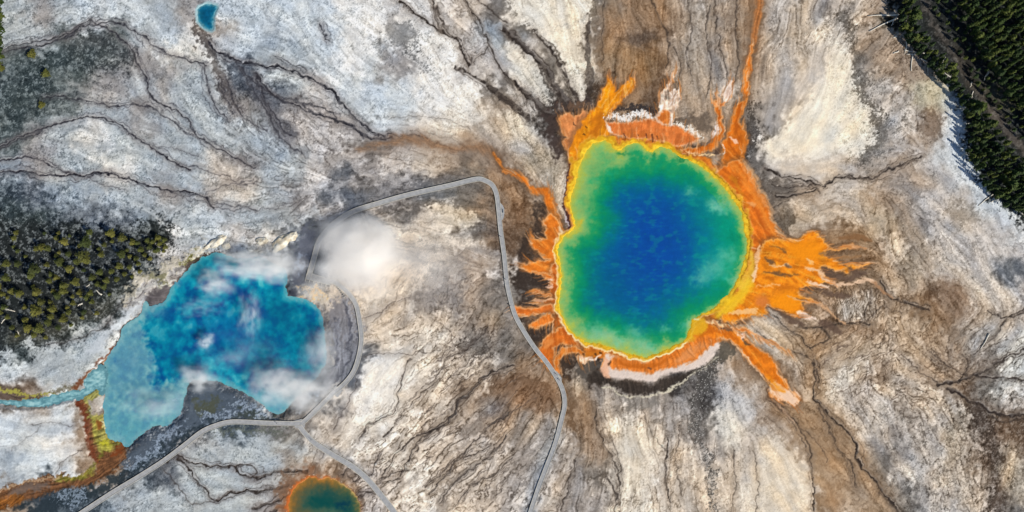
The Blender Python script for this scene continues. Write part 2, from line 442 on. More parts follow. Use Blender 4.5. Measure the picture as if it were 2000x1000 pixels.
# ------------------------------------------------------------------ generic ground texture
GR = noise(2.0, 4)
SMO = splats("""1600,240,70,1 1640,160,40,1 1660,250,50,1 1570,280,50,1 745,745,42,1 715,800,30,.8 1090,80,45,1 1125,130,25,1 1040,60,50,.8 1030,130,35,.8 1545,930,50,1 1520,970,50,.8 1235,900,30,.9
1425,820,30,.9 1430,760,30,.7 800,180,70,.7 880,220,60,.7 700,60,60,.4 620,40,60,.4 100,860,70,.6 190,660,50,.7 520,890,60,.5 430,935,60,.5 370,95,30,.8 460,90,40,.5 1890,330,60,.6 1930,390,40,.7 1820,180,30,.8
870,430,40,.5 640,830,40,.6 680,580,50,.5 1660,420,40,.6 1610,450,40,.6 250,280,70,.4 550,780,60,.4 1650,700,30,.5 1820,540,30,.6""", 0.12)
WARM = splats("""1620,700,120,1 1700,600,120,1 1600,880,110,1 1760,720,120,.8 1850,620,100,.9 1680,480,80,1 1900,850,100,.6 1750,900,90,.5 1140,820,70,1 1000,760,80,1 1250,90,120,1 1450,80,120,.8
960,330,80,.9 1010,420,60,.9 1560,400,60,.7 1720,150,80,.6 850,720,120,.4 1250,900,120,.5 100,300,200,0 550,150,200,0 1430,800,60,.1 1900,400,90,.1""", 0.15)
def texture_ground():
    global C
    VEIN = VEIN0 * (1 - .85 * SMO); q_ = 1 - .6 * SMO
    # soft patches drawn out along the runoff, paler in their middle
    k = 0.02 * T1 * (.3 + VEIN) + 0.14 * (.55 - R1) * (.2 + VEIN) + 0.02 * T2 + 0.04 * LC + 0.02 * LB + (0.012 + .032 * STK) * LM + (0.012 + .02 * STK) * LF + .035 * STK * LB
    C *= (1 + k * q_)[..., None]
    C *= (1 + q_ * (0.02 * N14 + 0.016 * N3 + 0.012 * N5) + 0.03 * N40)[..., None]
    warm = (0.008 * T1 + .012 * N20x + .008 * LC)[..., None] * np.array((1, .2, -1), np.float32)
    C *= 1 + warm
    # soft tan hollows between the pale patches
    C *= 1 - (VEIN * .16 * np.exp(-(E1 / 5.0) ** 2))[..., None] * np.array((.85, 1.0, 1.12), np.float32)
    # joints and runoff lines, dark grey-brown
    v1 = np.clip(np.exp(-(E1 / 1.1) ** 2) * VGATE * .8 + VC * VGATE2 + .8 * VD * VGATE + .5 * VE * VGATE2 * VGATE, 0, 1)
    v2 = np.exp(-(E2 / 1.05) ** 2) * (.25 + .75 * VGATE2)
    m = np.clip(VEIN * (0.78 * v1) + NET * .72 * v2 * q_, 0, 0.9)[..., None]
    dk = np.array((66, 57, 53), np.float32)
    C += (np.minimum(dk, C * 0.5) - C) * m
    # rusty stain on the flats fed by the orange mats
    C *= 1 + WARM[..., None] * np.array((.03, -.015, -.085), np.float32) * (1 + .35 * LC)[..., None]
    # scrubby mottling
    mt = MOT * (sstep(0.4, 1.7, N5 + 0.7 * N14 + 0.5 * N40) * 0.42 + sstep(.9, 1.8, N3 + .35 * N14 + .3 * N40) * .42 + sstep(.8, 2.2, GR) * .22)
    C += (C * np.array((0.40, 0.46, 0.5), np.float32) - C) * np.clip(mt, 0, .9)[..., None]
    C *= (1 + .03 * GR * (.25 + MOT) * q_)[..., None]
    # pale crusts
    wt = sstep(0.5, 1.7, T1 * .5 - 0.6 * N14 - .5 * R1 + .4 * N20y) * 0.22
    C += (C * 1.12 + 14 - C) * (wt * q_)[..., None]
    lt = MOT * sstep(.2, 1.6, -N5 * .6 - .7 * N14 + .35 * GR) * .55 * sstep(165, 80, C.mean(axis=2))
    C += (np.array((150, 158, 160), np.float32) - C) * lt[..., None]
    C *= 1.035; C += 3
    lum_ = C.mean(axis=2)
    for ch in range(3): C[..., ch] = lum_ + .25 * (C[..., ch] - lum_) + .75 * blur(C[..., ch] - lum_, 9)
    np.clip(C, 8, 246, out=C)
    HT[...] += q_ * ((0.026 * LC + 0.02 * LB + 0.006 * LM) * (.3 + VEIN) + 0.014 * N5 * (0.5 + MOT) + .007 * N3 + 0.03 * N14 + (.16 * (.5 - R1) - 0.15 * v1) * VEIN - 0.08 * v2 * NET)
# ------------------------------------------------------------------ big patches laid before the texture
W_ = (2, 5, 3)
poly(P("1000,-30 1150,-30 1148,40 1138,75 1134,110 1140,150 1146,185 1140,199 1130,192 1115,150 1098,118 1072,80 1040,58 1008,38"), (228, 224, 215), 5, .95, (0, 2, 3), mot=2)
poly(P("992,86 1025,104 1055,130 1070,165 1078,206 1060,190 1030,165 998,148"), (222, 218, 208), 5, .9, (0, 3, 3), mot=2)
poly(P("1000,212 1030,228 1052,272 1020,272 1000,262 985,235"), (216, 210, 198), 6, .8, W_)
poly(P("1020,300 1060,285 1090,300 1105,330 1104,375 1096,405 1085,385 1075,355 1050,340 1030,330"), (172, 160, 143), 6, .8, W_)
poly(P("1096,345 1106,335 1108,370 1100,408 1092,400"), (212, 204, 196), 3, .8, (0, 1, 2), mot=1.5)
poly(P("1620,118 1645,92 1665,125 1680,165 1695,190 1700,225 1713,262 1705,282 1670,307 1645,296 1615,302 1575,306 1530,300 1500,315 1494,285 1530,245 1565,220 1595,175 1618,155"), (230, 224, 211), 8, .95, (0, 3, 3), lic_=2.5)
poly(P("1785,165 1800,152 1825,148 1845,175 1848,205 1830,216 1795,215 1783,195"), (193, 189, 168), 6, .9, W_)
poly(P("1795,224 1845,220 1850,250 1830,276 1810,265 1795,245"), (134, 114, 98), 7, .9, W_, mot=3)
poly(P("1848,185 1885,225 1903,290 1925,340 1955,392 2010,440 2010,475 1960,440 1930,402 1900,372 1870,330 1850,300 1843,250"), (214, 222, 230), 9, .9, W_, mot=4)
poly(P("1850,405 1880,395 1905,400 1915,430 1880,442 1855,430"), (150, 138, 124), 9, .7, W_, mot=3)
poly(P("720,708 745,698 775,703 790,722 778,755 760,785 735,805 705,820 690,800 700,760"), (229, 227, 224), 8, .95, W_)
poly(P("1205,840 1235,815 1262,850 1270,900 1262,960 1258,1030 1215,1030 1200,950 1196,890"), (219, 211, 198), 10, .8, W_, lic_=3)
poly(P("1400,800 1425,790 1450,815 1448,850 1430,885 1405,860"), (220, 213, 200), 9, .85, W_, lic_=3)
poly(P("1500,850 1530,865 1560,890 1582,925 1590,1030 1500,1030 1480,960 1478,900"), (214, 207, 197), 9, .85, W_, lic_=2)
poly(P("1390,760 1420,745 1450,760 1465,800 1455,830 1430,800 1400,790"), (182, 186, 194), 9, .7, W_, mot=3)
poly(P("1605,745 1640,690 1700,665 1705,685 1680,715 1660,745 1640,770 1625,790 1600,785"), (220, 219, 216), 9, .85, W_, lic_=4)
poly(P("1640,590 1680,570 1700,590 1690,625 1655,630"), (204, 203, 201), 7, .75, W_, lic_=3)
poly(P("1500,630 1540,645 1550,668 1530,675 1505,655"), (207, 205, 201), 7, .85, W_)
poly(P("1760,500 1795,490 1800,540 1780,560 1762,540"), (170, 160, 146), 7, .8, W_)
poly(P("1700,410 1735,415 1745,450 1720,465 1700,445"), (178, 168, 152), 6, .8, W_)
poly(P("1850,535 1880,560 1895,600 1870,620 1850,600 1840,565"), (132, 103, 79), 14, .8, W_, lic_=4)
poly(P("1850,650 1930,640 1960,640 1930,690 1890,715 1860,710"), (186, 192, 200), 12, .6, W_, mot=3)
poly(P("1850,820 1890,790 1900,830 1870,900 1850,930 1840,870"), (188, 176, 160), 12, .7, W_)
poly(P("1895,790 1925,800 1940,850 1970,900 1985,940 1960,1000 1935,1030 1925,980 1940,930 1915,870 1890,830"), (84, 71, 64), 9, .9, W_, lic_=5, mot=3)
poly(P("1955,900 1990,895 2020,930 2020,980 1975,980 1955,940"), (190, 180, 163), 9, .7, W_)
poly(P("1955,865 1985,860 1982,900 1962,905"), (176, 168, 156), 6, .7, W_)
poly(P("1170,20 1195,5 1210,60 1200,110 1175,130 1160,90"), (146, 118, 92), 10, .6, W_, lic_=3)
poly(P("1175,85 1240,90 1280,70 1285,130 1260,170 1210,150 1180,140"), (150, 118, 82), 10, .6, W_, lic_=3)
poly(P("1210,75 1262,62 1285,72 1262,88 1215,90"), (86, 82, 86), 6, .6, W_, lic_=3)
for xx, w0 in ((1358, 10), (1378, 7), (1346, 6)):
    line([(xx - 8, -20), (xx + 6, 45), (xx - 10, 95), (xx + 2, 140), (xx + 10, 190)], [w0, w0, w0 * 1.3, w0, 3], (163, 163, 166), 4, .8, W_, lic_=2)
line(P("1408,95 1412,130 1420,160"), [3, 22, 12], (176, 176, 180), 6, .8, W_)
line(P("1500,-10 1512,60 1530,120 1520,200 1500,250"), [30, 30, 34, 20, 16], (166, 165, 168), 9, .7, W_, lic_=4)
line(P("1568,-10 1560,60 1570,120"), [16, 20, 14], (172, 160, 145), 8, .7, W_, lic_=3)
poly(P("1600,448 1660,438 1712,462 1735,510 1728,560 1690,575 1620,582 1580,560"), (144, 117, 90), 14, .75, W_, lic_=4)
poly(P("1500,640 1560,648 1640,640 1700,650 1705,690 1640,715 1600,770 1565,705"), (158, 134, 108), 16, .6, W_, lic_=4)
poly(P("1520,765 1600,785 1660,865 1720,945 1765,1050 1680,1050 1625,930 1570,850"), (156, 130, 102), 14, .65, W_, lic_=4)
poly(P("1730,590 1800,590 1860,640 1830,700 1760,690 1700,640"), (178, 158, 136), 18, .6, W_, lic_=4)
for t_, w_, c_ in (("1690,560 1750,590 1800,600 1850,640 1880,700", [16, 22, 26, 22, 10], (150, 122, 94)), ("1560,650 1590,700 1600,770 1650,840 1690,900 1740,980", [20, 22, 24, 26, 24, 20], (160, 132, 102)), ("1520,760 1560,820 1600,900 1620,1000", [14, 24, 26, 22], (158, 132, 104)),
                   ("1690,470 1740,440 1790,460 1820,520", [14, 16, 14, 8], (160, 140, 116)), ("1600,640 1660,640 1720,640", [16, 22, 12], (140, 110, 84)), ("1560,380 1620,400 1700,395", [12, 18, 10], (176, 156, 134)), ("1100,745 1112,790 1130,840 1150,900", [20, 34, 30, 16], (150, 126, 102))):
    line(P(t_), w_, c_, 12, .7, W_, lic_=6)
# dark granular bank beside the pale triangle
line(P("1664,80 1680,140 1692,190 1706,215 1722,250 1712,290 1695,308 1675,322"), [10, 16, 16, 14, 22, 22, 20, 10], (104, 101, 99), 5, .85, W_, mot=4)
line(P("1640,30 1658,50 1662,80"), [16, 20, 8], (96, 92, 88), 6, .8, W_, mot=4)
line(P("1470,300 1480,260 1470,225 1478,200"), [12, 16, 12, 6], (66, 66, 70), 5, .85, W_, mot=4)
line(P("1452,320 1465,335 1478,345 1490,370"), [18, 14, 12, 16], (78, 72, 68), 6, .8, W_, mot=3)
poly(P("1490,355 1515,350 1528,372 1522,395 1505,398 1494,380"), (92, 90, 92), 5, .85, W_, mot=4)
poly(P("1508,425 1545,420 1552,440 1535,462 1518,452"), (98, 90, 82), 7, .85, W_, mot=2)
poly(P("1548,440 1570,415 1585,425 1565,465 1548,466"), (190, 176, 158), 6, .8, W_)
# left: dark scrub and runoff beds
poly(P("135,68 170,55 205,65 225,95 235,125 200,138 165,125 140,100"), (66, 74, 76), 14, .7, (4, 8, 4), mot=6)
poly(P("235,100 262,110 260,135 240,125"), (62, 70, 74), 6, .7, W_, mot=4)
poly(P("60,200 110,195 160,200 150,222 80,225"), (78, 84, 78), 10, .5, W_, mot=4)
poly(P("450,128 500,128 525,160 545,205 500,195 470,178 445,150"), (70, 80, 95), 10, .8, (3, 6, 4), lic_=5, mot=4)
line(P("500,165 530,200 560,250 575,300"), [30, 30, 26, 6], (96, 102, 116), 9, .7, W_, lic_=5)
line(P("380,40 398,78 410,108 425,140 445,178 470,215"), [10, 26, 26, 18, 16, 8], (98, 88, 84), 5, .9, W_, mot=2, lic_=2)
poly(P("345,60 375,75 395,112 402,128 380,124 345,112 330,90"), (216, 210, 199), 8, .8, W_)
poly(P("440,62 470,70 495,95 470,108 430,100 415,80"), (192, 202, 212), 9, .7, W_)
poly(P("760,45 805,48 810,80 780,95 755,80"), (122, 128, 134), 10, .55, W_, mot=6)
line(P("800,95 818,110 828,140"), [8, 10, 5], (118, 122, 128), 5, .7, W_, mot=4)
line(P("945,58 960,52 985,55"), [14, 22, 18], (146, 166, 190), 6, .75, W_)
line(P("1075,55 1110,45 1145,48"), [4, 8, 6], (180, 190, 206), 3, .7, W_)
poly(P("680,382 720,375 752,392 732,406 700,410 680,420 660,432 665,405"), (92, 98, 110), 7, .8, W_, lic_=3)
line(P("740,385 800,365 860,345 920,335"), [14, 16, 18, 10], (96, 98, 106), 7, .75, W_, lic_=4)
line(P("740,412 800,402 850,402 905,410 930,440 955,450"), [8, 16, 14, 14, 10, 8], (86, 84, 86), 6, .75, W_, lic_=4)
line(P("965,385 968,430 975,480 980,530"), [16, 18, 16, 10], (84, 82, 86), 6, .7, W_)
poly(P("845,412 880,402 925,415 930,440 905,437 870,428"), (216, 202, 180), 6, .8, W_, lic_=3)
poly(P("805,570 860,565 905,575 900,605 850,612 810,600"), (104, 104, 110), 14, .55, W_, lic_=7)
poly(P("905,660 945,650 960,680 940,700 910,690"), (104, 102, 102), 10, .6, W_, mot=5)
poly(P("955,735 1000,728 1050,735 1085,745 1088,790 1040,800 1000,775 965,765"), (126, 97, 74), 12, .85, W_, lic_=4)
poly(P("925,770 965,775 1000,790 985,815 945,800"), (116, 116, 124), 10, .6, W_, lic_=4)
poly(P("1010,620 1040,640 1050,690 1065,720 1040,715 1010,670 990,640"), (126, 118, 112), 12, .5, W_, lic_=4)
poly(P("1095,770 1140,760 1165,800 1175,850 1190,900 1170,900 1130,850 1105,830"), (146, 124, 104), 10, .85, W_, lic_=4)
poly(P("1120,745 1132,740 1134,765 1124,772"), (200, 188, 168), 3, .8, (0, 1, 1))
poly(P("935,610 985,605 985,640 950,640"), (170, 146, 118), 10, .5, W_)
poly(P("1060,870 1080,840 1092,820 1090,870 1070,920 1050,970 1040,1030 1020,1030 1030,960"), (134, 152, 176), 8, .7, (0, 3, 2), lic_=3)
line(P("612,868 650,882 690,905 720,932"), [10, 14, 14, 6], (150, 166, 186), 5, .7, (0, 2, 2))
# dark floor under the two woods
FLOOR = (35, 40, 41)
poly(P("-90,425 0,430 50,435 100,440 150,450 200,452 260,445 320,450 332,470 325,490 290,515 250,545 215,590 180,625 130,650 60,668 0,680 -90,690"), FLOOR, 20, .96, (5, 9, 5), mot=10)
line(P("182,430 172,480 168,530"), [10, 14, 8], (96, 108, 122), 6, .8, W_, mot=4)
line(P("230,470 218,500 196,520"), [10, 8, 6], (82, 94, 108), 6, .6, W_, mot=4)
line(P("20,660 120,640 200,600 240,570"), [14, 18, 16, 10], (104, 96, 74), 9, .55, W_, mot=4)
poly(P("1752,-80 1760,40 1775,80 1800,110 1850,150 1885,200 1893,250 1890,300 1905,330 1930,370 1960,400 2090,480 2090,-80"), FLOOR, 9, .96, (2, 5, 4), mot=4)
line(P("1795,-20 1815,30 1840,70 1870,120 1900,170 1940,220 1975,265 2030,320"), [8, 9, 10, 10, 12, 14, 14, 12], (92, 78, 70), 4, .8, (0, 2, 2), mot=1)
poly(P("1890,20 1830,0 1870,0 1880,60 1920,160 1960,200 1900,180 1860,100"), (62, 56, 48), 14, .6, W_, mot=5)
poly(P("1920,170 1960,160 1985,200 1960,210"), (92, 86, 66), 12, .6, W_, mot=5)

texture_ground()

# ------------------------------------------------------------------ traced runoff channels
V0 = (0, 1.6, .45)
CH = [  # points, width, darkness, tint
 ("-20,98 0,95 50,83 100,75 135,66 155,50 175,40 195,47 215,60 235,75 255,92 265,115 278,140 288,165 292,185 310,200 340,215 365,235 378,258 400,275 430,292 470,315 500,330", 3, .85),
 ("0,104 40,95 90,85 130,72 150,57 170,50 200,43 240,48 258,60 270,68 290,80 320,100 350,112 380,122 403,128", 2.6, .8),
 ("80,190 110,188 150,193 190,200 230,206 270,205 300,212 330,230 360,255 378,265", 2.2, .75),
 ("-20,292 0,285 50,262 100,245 150,233 200,230 230,242 255,262 290,283 320,305 345,322 370,330", 3, .9),
 ("0,292 40,272 80,258", 2, .6), ("-20,314 0,312 60,308 100,322 140,342 160,343", 3, .8),
 ("-20,338 0,338 40,335 80,342 160,343 205,338 250,348 290,363 325,373 385,378 410,395 418,405", 4.2, .9),
 ("170,345 200,360 250,370", 1.6, .5), ("325,373 380,392 430,398 500,410", 1.6, .55), ("300,285 340,290 388,306", 1.6, .5),
 ("350,320 400,330 440,345 480,360 500,356", 1.8, .5), ("400,375 450,360 490,352", 1.8, .5), ("420,405 460,410 520,408 580,395", 1.6, .5),
 ("408,84 430,103 460,115 500,125 530,128 560,135 590,145 620,160 648,178 660,195 680,215 700,235 720,252 745,265 765,270", [5, 5, 4, 4, 4, 4, 4, 5, 6, 5, 4, 4, 4, 3, 3], .9),
 ("540,110 570,125 600,140", 2, .6), ("500,145 520,170 545,195 580,205 610,220 650,232 690,250 715,268 750,270", [6, 6, 6, 5, 5, 6, 9, 9, 6], .7),
 ("540,185 590,200 640,215 660,232", 3, .6), ("500,150 515,190 540,230 565,265", 4, .6), ("460,120 490,170 520,215 545,265 590,300", 4, .5),
 ("440,150 452,185 465,215 490,240 520,255", 2.4, .6), ("400,130 402,155 410,185 425,215 445,235", 2.2, .75), ("430,150 440,190 455,225", 2, .6),
 ("470,130 500,165 530,180", 5, .55), ("625,48 632,65 641,82", 2, .8),
 ("755,264 800,266 838,274 868,284 886,291 905,286", 2.2, .75), ("800,255 850,262 890,275 905,286", 1.3, .4), ("760,230 820,228 880,235 920,255", 1.3, .35),
 ("780,0 800,20 835,44 868,64 895,80 905,105 918,130", [4, 4, 5, 5, 5, 6, 4], .85), ("845,0 858,30 870,55 890,72", 3, .7), ("830,-10 850,10 852,40 866,60", 2, .6),
 ("905,0 930,30 945,60 955,90 975,130 1005,165 1030,190", 3.4, .7), ("935,0 960,20 990,45", 4, .55), ("890,130 920,145 945,160 970,180 1000,205 1030,230", [4, 5, 8, 12, 16, 18], .6),
 ("955,88 940,105 920,120", 2.4, .6), ("975,60 990,62 1005,75", 3, .7),
 ("985,55 1020,90 1050,118 1075,150 1092,180 1108,205", [8, 12, 13, 14, 18, 24], .72), ("1040,60 1068,90 1090,120 1110,160 1125,195", [3, 5, 7, 9, 10], .6),
 ("1150,40 1146,100 1152,150 1150,195", [6, 12, 16, 16], .55), ("1005,160 1040,195 1060,215 1085,225", [6, 12, 18, 20], .7),
 ("1265,-10 1290,40 1305,80 1300,130", [3, 5, 6, 3], .5), ("1345,0 1350,60 1340,110 1352,150", 3, .5), ("1395,-10 1400,60 1412,120 1425,160", 3, .55), ("1180,-10 1176,60 1178,120", 3, .45),
 ("1440,0 1436,60 1442,120 1430,170", 4, .5), ("1315,90 1330,130 1318,180", 3, .5), ("1385,10 1378,70 1390,130 1380,190", 4, .5),
 ("1495,330 1530,344 1570,350 1600,362 1630,350 1660,345 1700,348 1730,335 1760,320 1800,305", [6, 5, 4, 6, 5, 3, 4, 4, 3, 2], .85),
 ("1515,382 1545,382 1570,376 1600,372", [5, 6, 5, 3], .85), ("1505,360 1540,366 1590,360", 3, .6), ("1510,405 1540,392", 3, .5),
 ("1590,700 1592,740 1588,770 1600,790 1630,820 1660,850 1675,880 1672,897 1700,930 1735,975 1765,1010", [2, 3, 3, 4, 4, 4, 5, 5, 4, 4, 4], .85),
 ("1600,800 1625,850 1640,880 1660,900 1670,950", 2.4, .6), ("1500,780 1540,810 1570,850 1585,900 1590,1000", 3, .6), ("1505,770 1550,820 1600,870 1615,905", 2, .5),
 ("1830,750 1870,745 1900,735 1930,720 1960,700 2010,678", [8, 7, 5, 4, 4, 4], .8), ("1870,745 1890,715 1880,690", 3, .6), ("1900,735 1950,735 2010,745", 4, .65), ("1850,760 1890,780 1930,800 1965,812 2010,808", [4, 6, 7, 7, 6], .85),
 ("1900,690 1940,660 1970,620 2010,600", 3, .65), ("1820,690 1850,715 1890,735", 3, .6), ("1760,690 1790,720 1830,745", 2.6, .55), ("1930,605 1960,620 2010,610", 3, .6),
 ("1720,550 1735,578 1760,590 1790,598 1815,605", [5, 4, 4, 5, 4], .7), ("1555,560 1600,580", 1.5, .3), ("1690,630 1720,600 1760,610", 2, .5), ("1560,640 1600,640 1650,632 1700,632", 4, .6), ("1600,640 1620,660 1580,680", 5, .5),
 ("1700,590 1690,610 1688,632", 2, .6), ("1480,645 1510,672 1560,690 1590,710 1600,760", 2.2, .55), ("1490,600 1530,635 1560,655 1590,690", 2.6, .6),
 ("1005,712 990,715 945,735 930,755 895,785 885,810 850,835 820,860 795,900 780,930", [5, 4, 4, 4, 4, 3, 3, 3, 3, 2], .85),
 ("905,775 880,815 870,830 820,850 790,870 765,900 745,930", [5, 4, 4, 3, 3, 2, 2], .85), ("800,700 790,730 780,760 775,790 760,810 720,830 700,860", 2.2, .7),
 ("960,870 920,890 880,905 860,930 830,950", 2.6, .7), ("1000,800 960,830 940,850 900,890 870,930 840,965", 3, .75), ("990,850 960,890 930,910 890,940 860,980", 3, .7),
 ("860,740 830,760 800,790 770,830 745,850", 2, .6), ("1000,895 960,930 920,950 890,990", 3, .7), ("715,620 745,610 770,590 800,580", 1.6, .55), ("840,620 880,650 860,680 800,690 740,690 710,700", 1.6, .5),
 ("955,640 930,665 900,690 870,700", 3, .6), ("700,720 690,760 670,800 650,840", 1.6, .5), ("745,885 730,915 722,930", 2.6, .75), ("780,935 760,940 735,945", 2.2, .7), ("800,915 770,925 738,935", 1.8, .6),
 ("690,940 702,930 690,925", 3, .7), ("678,928 690,938 705,936 715,930", 3, .5), ("665,928 680,915 683,908", 2, .8), ("700,962 720,960 745,965", 2.6, .7), ("694,972 720,962 738,950", 2.4, .7), ("610,925 620,905 630,885", 1.4, .4),
 ("340,885 365,900 400,910 450,912 470,925 490,935 520,932", 4.4, .8), ("345,895 370,915 385,940 410,965 425,975 460,962 500,962 530,955 560,948", [3, 4, 4, 5, 6, 5, 5, 6, 9], .82),
 ("320,915 340,940 360,970 380,985 425,976", 2.6, .5), ("455,915 470,907 490,910 502,922 490,934", 3, .75), ("500,935 530,926 570,918 600,920", [4, 7, 7, 3], .65), ("495,992 525,985 548,972 562,965", [8, 8, 8, 4], .7), ("500,1020 530,1000 550,990", 8, .6),
 ("340,885 330,895 325,905", 5, .7), ("108,925 130,895 160,878", 2, .45), ("60,832 100,825 140,832", 1.6, .45), ("20,880 60,850 80,832", 1.4, .3), ("230,600 200,640 170,652 130,668 90,672", 2, .5), ("290,545 278,570 260,585 240,600", 1.6, .5),
 ("1195,860 1210,900 1205,950", 3, .55), ("1305,850 1300,920 1308,980", 3, .7), ("1255,800 1275,850 1300,880", 2.4, .45), ("1330,830 1320,900 1330,960", 2.4, .5), ("1160,800 1170,850 1200,900 1210,960", 3, .6), ("1120,900 1110,950 1095,1000", 3, .6), ("1185,930 1200,960 1205,1010", 4, .6), ("1430,880 1436,940 1430,1000", 2.4, .5), ("1470,880 1480,940 1476,1000", 2, .5),
 ("1350,310 1420,300", 0.6, .1),
]
rc = random.Random(5)
for t, w, op in CH:
    pts = P(t)
    w = np.asarray(w, float) * .8
    tint = (46, 46, 54) if pts[0][0] < 760 and pts[0][1] < 460 else (54, 46, 42)
    line(pts, w + 12, (96, 88, 88) if pts[0][0] < 760 else (104, 90, 78), 7, op * 0.38, V0, lic_=3)
    line(pts, w, tint, 1.1, min(1, op * 1.1), V0, h=-0.22, gate=.45)
    if op > .55:
        for q in range(3):          # side threads that leave the channel and come back
            off, ph, fr = rc.uniform(3, 8) * rc.choice((-1, 1)), rc.random() * 6.3, rc.uniform(.5, 1.1)
            S = smooth_line(pts, False, 3)
            T_ = np.gradient(S, axis=0); T_ /= np.linalg.norm(T_, axis=1)[:, None] + 1e-9
            o_ = off * np.sin(ph + fr * np.arange(len(S)) * .45) + .5 * off
            line(np.column_stack([S[:, 0] - T_[:, 1] * o_, S[:, 1] + T_[:, 0] * o_]), np.maximum(.9, .35 * w.mean()), tint, 1.0, op * .8, V0, h=-.1, gate=.9)
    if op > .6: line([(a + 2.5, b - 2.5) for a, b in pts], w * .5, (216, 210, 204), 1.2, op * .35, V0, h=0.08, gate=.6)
# close-set cracks on the pale flats right of the fan
for k in range(13):
    x = 1632 + 7.2 * k + rc.uniform(-2, 2)
    line([(x, 562 + rc.uniform(-4, 4)), (x + rc.uniform(-2, 4), 582), (x + rc.uniform(-5, 2), 602), (x + rc.uniform(-3, 3), 626)], 1.2, (84, 68, 56), .9, .7, V0, h=-.08)
for k in range(60):
    x, y = rc.uniform(1590, 1760), rc.uniform(660, 790)
    a = math.radians(rc.uniform(-48, -14)); l = rc.uniform(14, 34)
    line([(x, y), (x + l * .5 * math.cos(a), y + l * .5 * math.sin(a) + rc.uniform(-2, 2)), (x + l * math.cos(a), y + l * math.sin(a))], [.8, 1.4, .7], (92, 76, 66), .9, .6, V0, h=-.06)
for k in range(70):
    x, y = rc.uniform(800, 1000), rc.uniform(690, 980)
    if x + (y - 690) * .3 < 850: continue
    a = math.radians(rc.uniform(-58, -30)); l = rc.uniform(22, 64)
    line([(x, y), (x + l * .33 * math.cos(a), y + l * .33 * math.sin(a) + rc.uniform(-3, 3)), (x + l * .66 * math.cos(a) + rc.uniform(-3, 3), y + l * .66 * math.sin(a)), (x + l * math.cos(a), y + l * math.sin(a))], [.7, 1.8, 1.3, .7], (78, 68, 64), 1.0, .65, V0, h=-.10, gate=.3)
# brown microbial streams
def stream(t, w, col, soft=4, op=.9, lic_=2.0, halo=(92, 68, 50), hw=2.2):
    pts = P(t)
    line(pts, np.asarray(w) * hw, halo, soft * 2.4, op * .6, V0, lic_=3)
    line(pts, w, col, soft, op, V0, lic_=lic_, vary=.12)
stream("700,292 745,282 790,272 840,280 880,290 920,287 950,292 968,307 978,325 990,338", [4, 8, 14, 16, 14, 14, 15, 16, 10, 7], (142, 108, 80), 8, .8, 3, (126, 108, 96), 3.2)
stream("965,300 975,318 988,334", [4, 7, 6], (196, 116, 44), 2)
stream("1560,690 1530,700", 2, (150, 120, 90), 2, .3)

# ------------------------------------------------------------------ water outlines
MAIN = P("1128,322 1140,300 1156,279 1172,274 1190,277 1207,291 1220,283 1240,278 1254,281 1270,294 1280,287 1292,285 1310,290 1326,304 1345,310 1365,320 1382,332 1405,352 1425,375 1445,405 1455,430 1458,460 1461,472 1459,497 1445,543 1429,572 1419,588 1388,609 1358,622 1348,648 1340,664 1316,679 1284,693 1260,699 1236,697 1210,687 1180,679 1160,674 1139,668 1118,653 1104,634 1093,615 1089,599 1091,576 1094,553 1092,520 1088,487 1092,470 1104,455 1118,446 1122,434 1117,424 1113,410 1111,396 1117,370 1123,348")
LEFT = P("430,495 400,498 385,506 369,524 354,539 343,555 334,568 325,590 310,597 286,604 282,594 277,598 275,612 259,626 237,643 233,663 220,683 209,697 202,722 203,745 204,765 200,790 203,815 206,832 211,852 225,859 238,861 248,870 268,852 288,837 306,832 324,831 338,818 352,800 357,780 364,752 385,742 413,743 439,751 463,760 483,772 507,786 522,801 538,808 553,803 573,782 590,762 608,745 624,728 634,708 636,690 633,668 630,634 622,608 609,593 588,584 566,580 556,562 558,540 545,520 520,508 500,503 470,506 450,504")
SHALLOW = P("282,594 277,640 283,670 296,695 300,725 297,757 318,752 345,744 362,738 385,742 364,752 357,780 352,800 338,818 324,831 306,832 288,837 268,852 248,870 238,861 225,859 211,852 203,815 200,790 203,745 202,722 209,697 220,683 233,663 237,643 259,626 275,612 277,598")
SMALL = P("387,14 399,8 419,8 424,15 421,26 418,34 417,47 416,58 407,58 396,52 387,41 385,28")
AMBER = P("564,1000 566,977 572,960 586,945 604,934 619,935 633,936 646,935 666,946 685,960 695,972 700,988 700,1003 692,1016 668,1025 635,1028 602,1024 575,1014")
CYAN = P("-90,778 0,781 40,783 80,778 110,771 140,763 166,759 163,744 180,725 201,720 206,745 200,766 190,757 168,773 150,779 130,783 105,790 80,794 40,793 0,789 -90,790")
def outline_rim(t):
    return sdf(t, 60, (0, .8, .7))

# left pool: banks
sl, d = outline_rim(LEFT)
bank = np.exp(-np.clip(-d, 0, None) / 9.0) * (d < 2)
mix(sl, bank * .35 * (0.8 + .4 * N14[sl]), (70, 62, 60))
HT[sl] -= 2.2 * np.exp(-(np.clip(-d, 0, None) / 10.0) ** 2) * (d < 0) + (d >= 0) * (2.2 + 0.10 * np.clip(d, 0, 14))
line(P("211,700 220,684 234,664 238,643 258,627 275,613 278,600"), [5, 5, 6, 8, 6, 7, 7], (66, 52, 46), 2.2, .9, (0, 1, 1))
line(P("204,722 200,714 206,700"), 4, (130, 84, 52), 2, .8, (0, 1, 1))
poly(P("262,600 275,582 292,570 310,562 335,556 342,566 330,580 318,596 300,600 285,603 283,590 275,592"), (92, 86, 88), 4, .9, (0, 2, 2), vary=.1, h=-.8)
line(P("340,556 330,572 322,592"), [4, 6, 4], (150, 96, 70), 2, .85, (0, 1, 1))
line(P("272,590 262,580 275,566 300,558 325,556 350,548"), 3, (196, 196, 190), 1.6, .7, (0, 1.5, 1.5), h=.3)
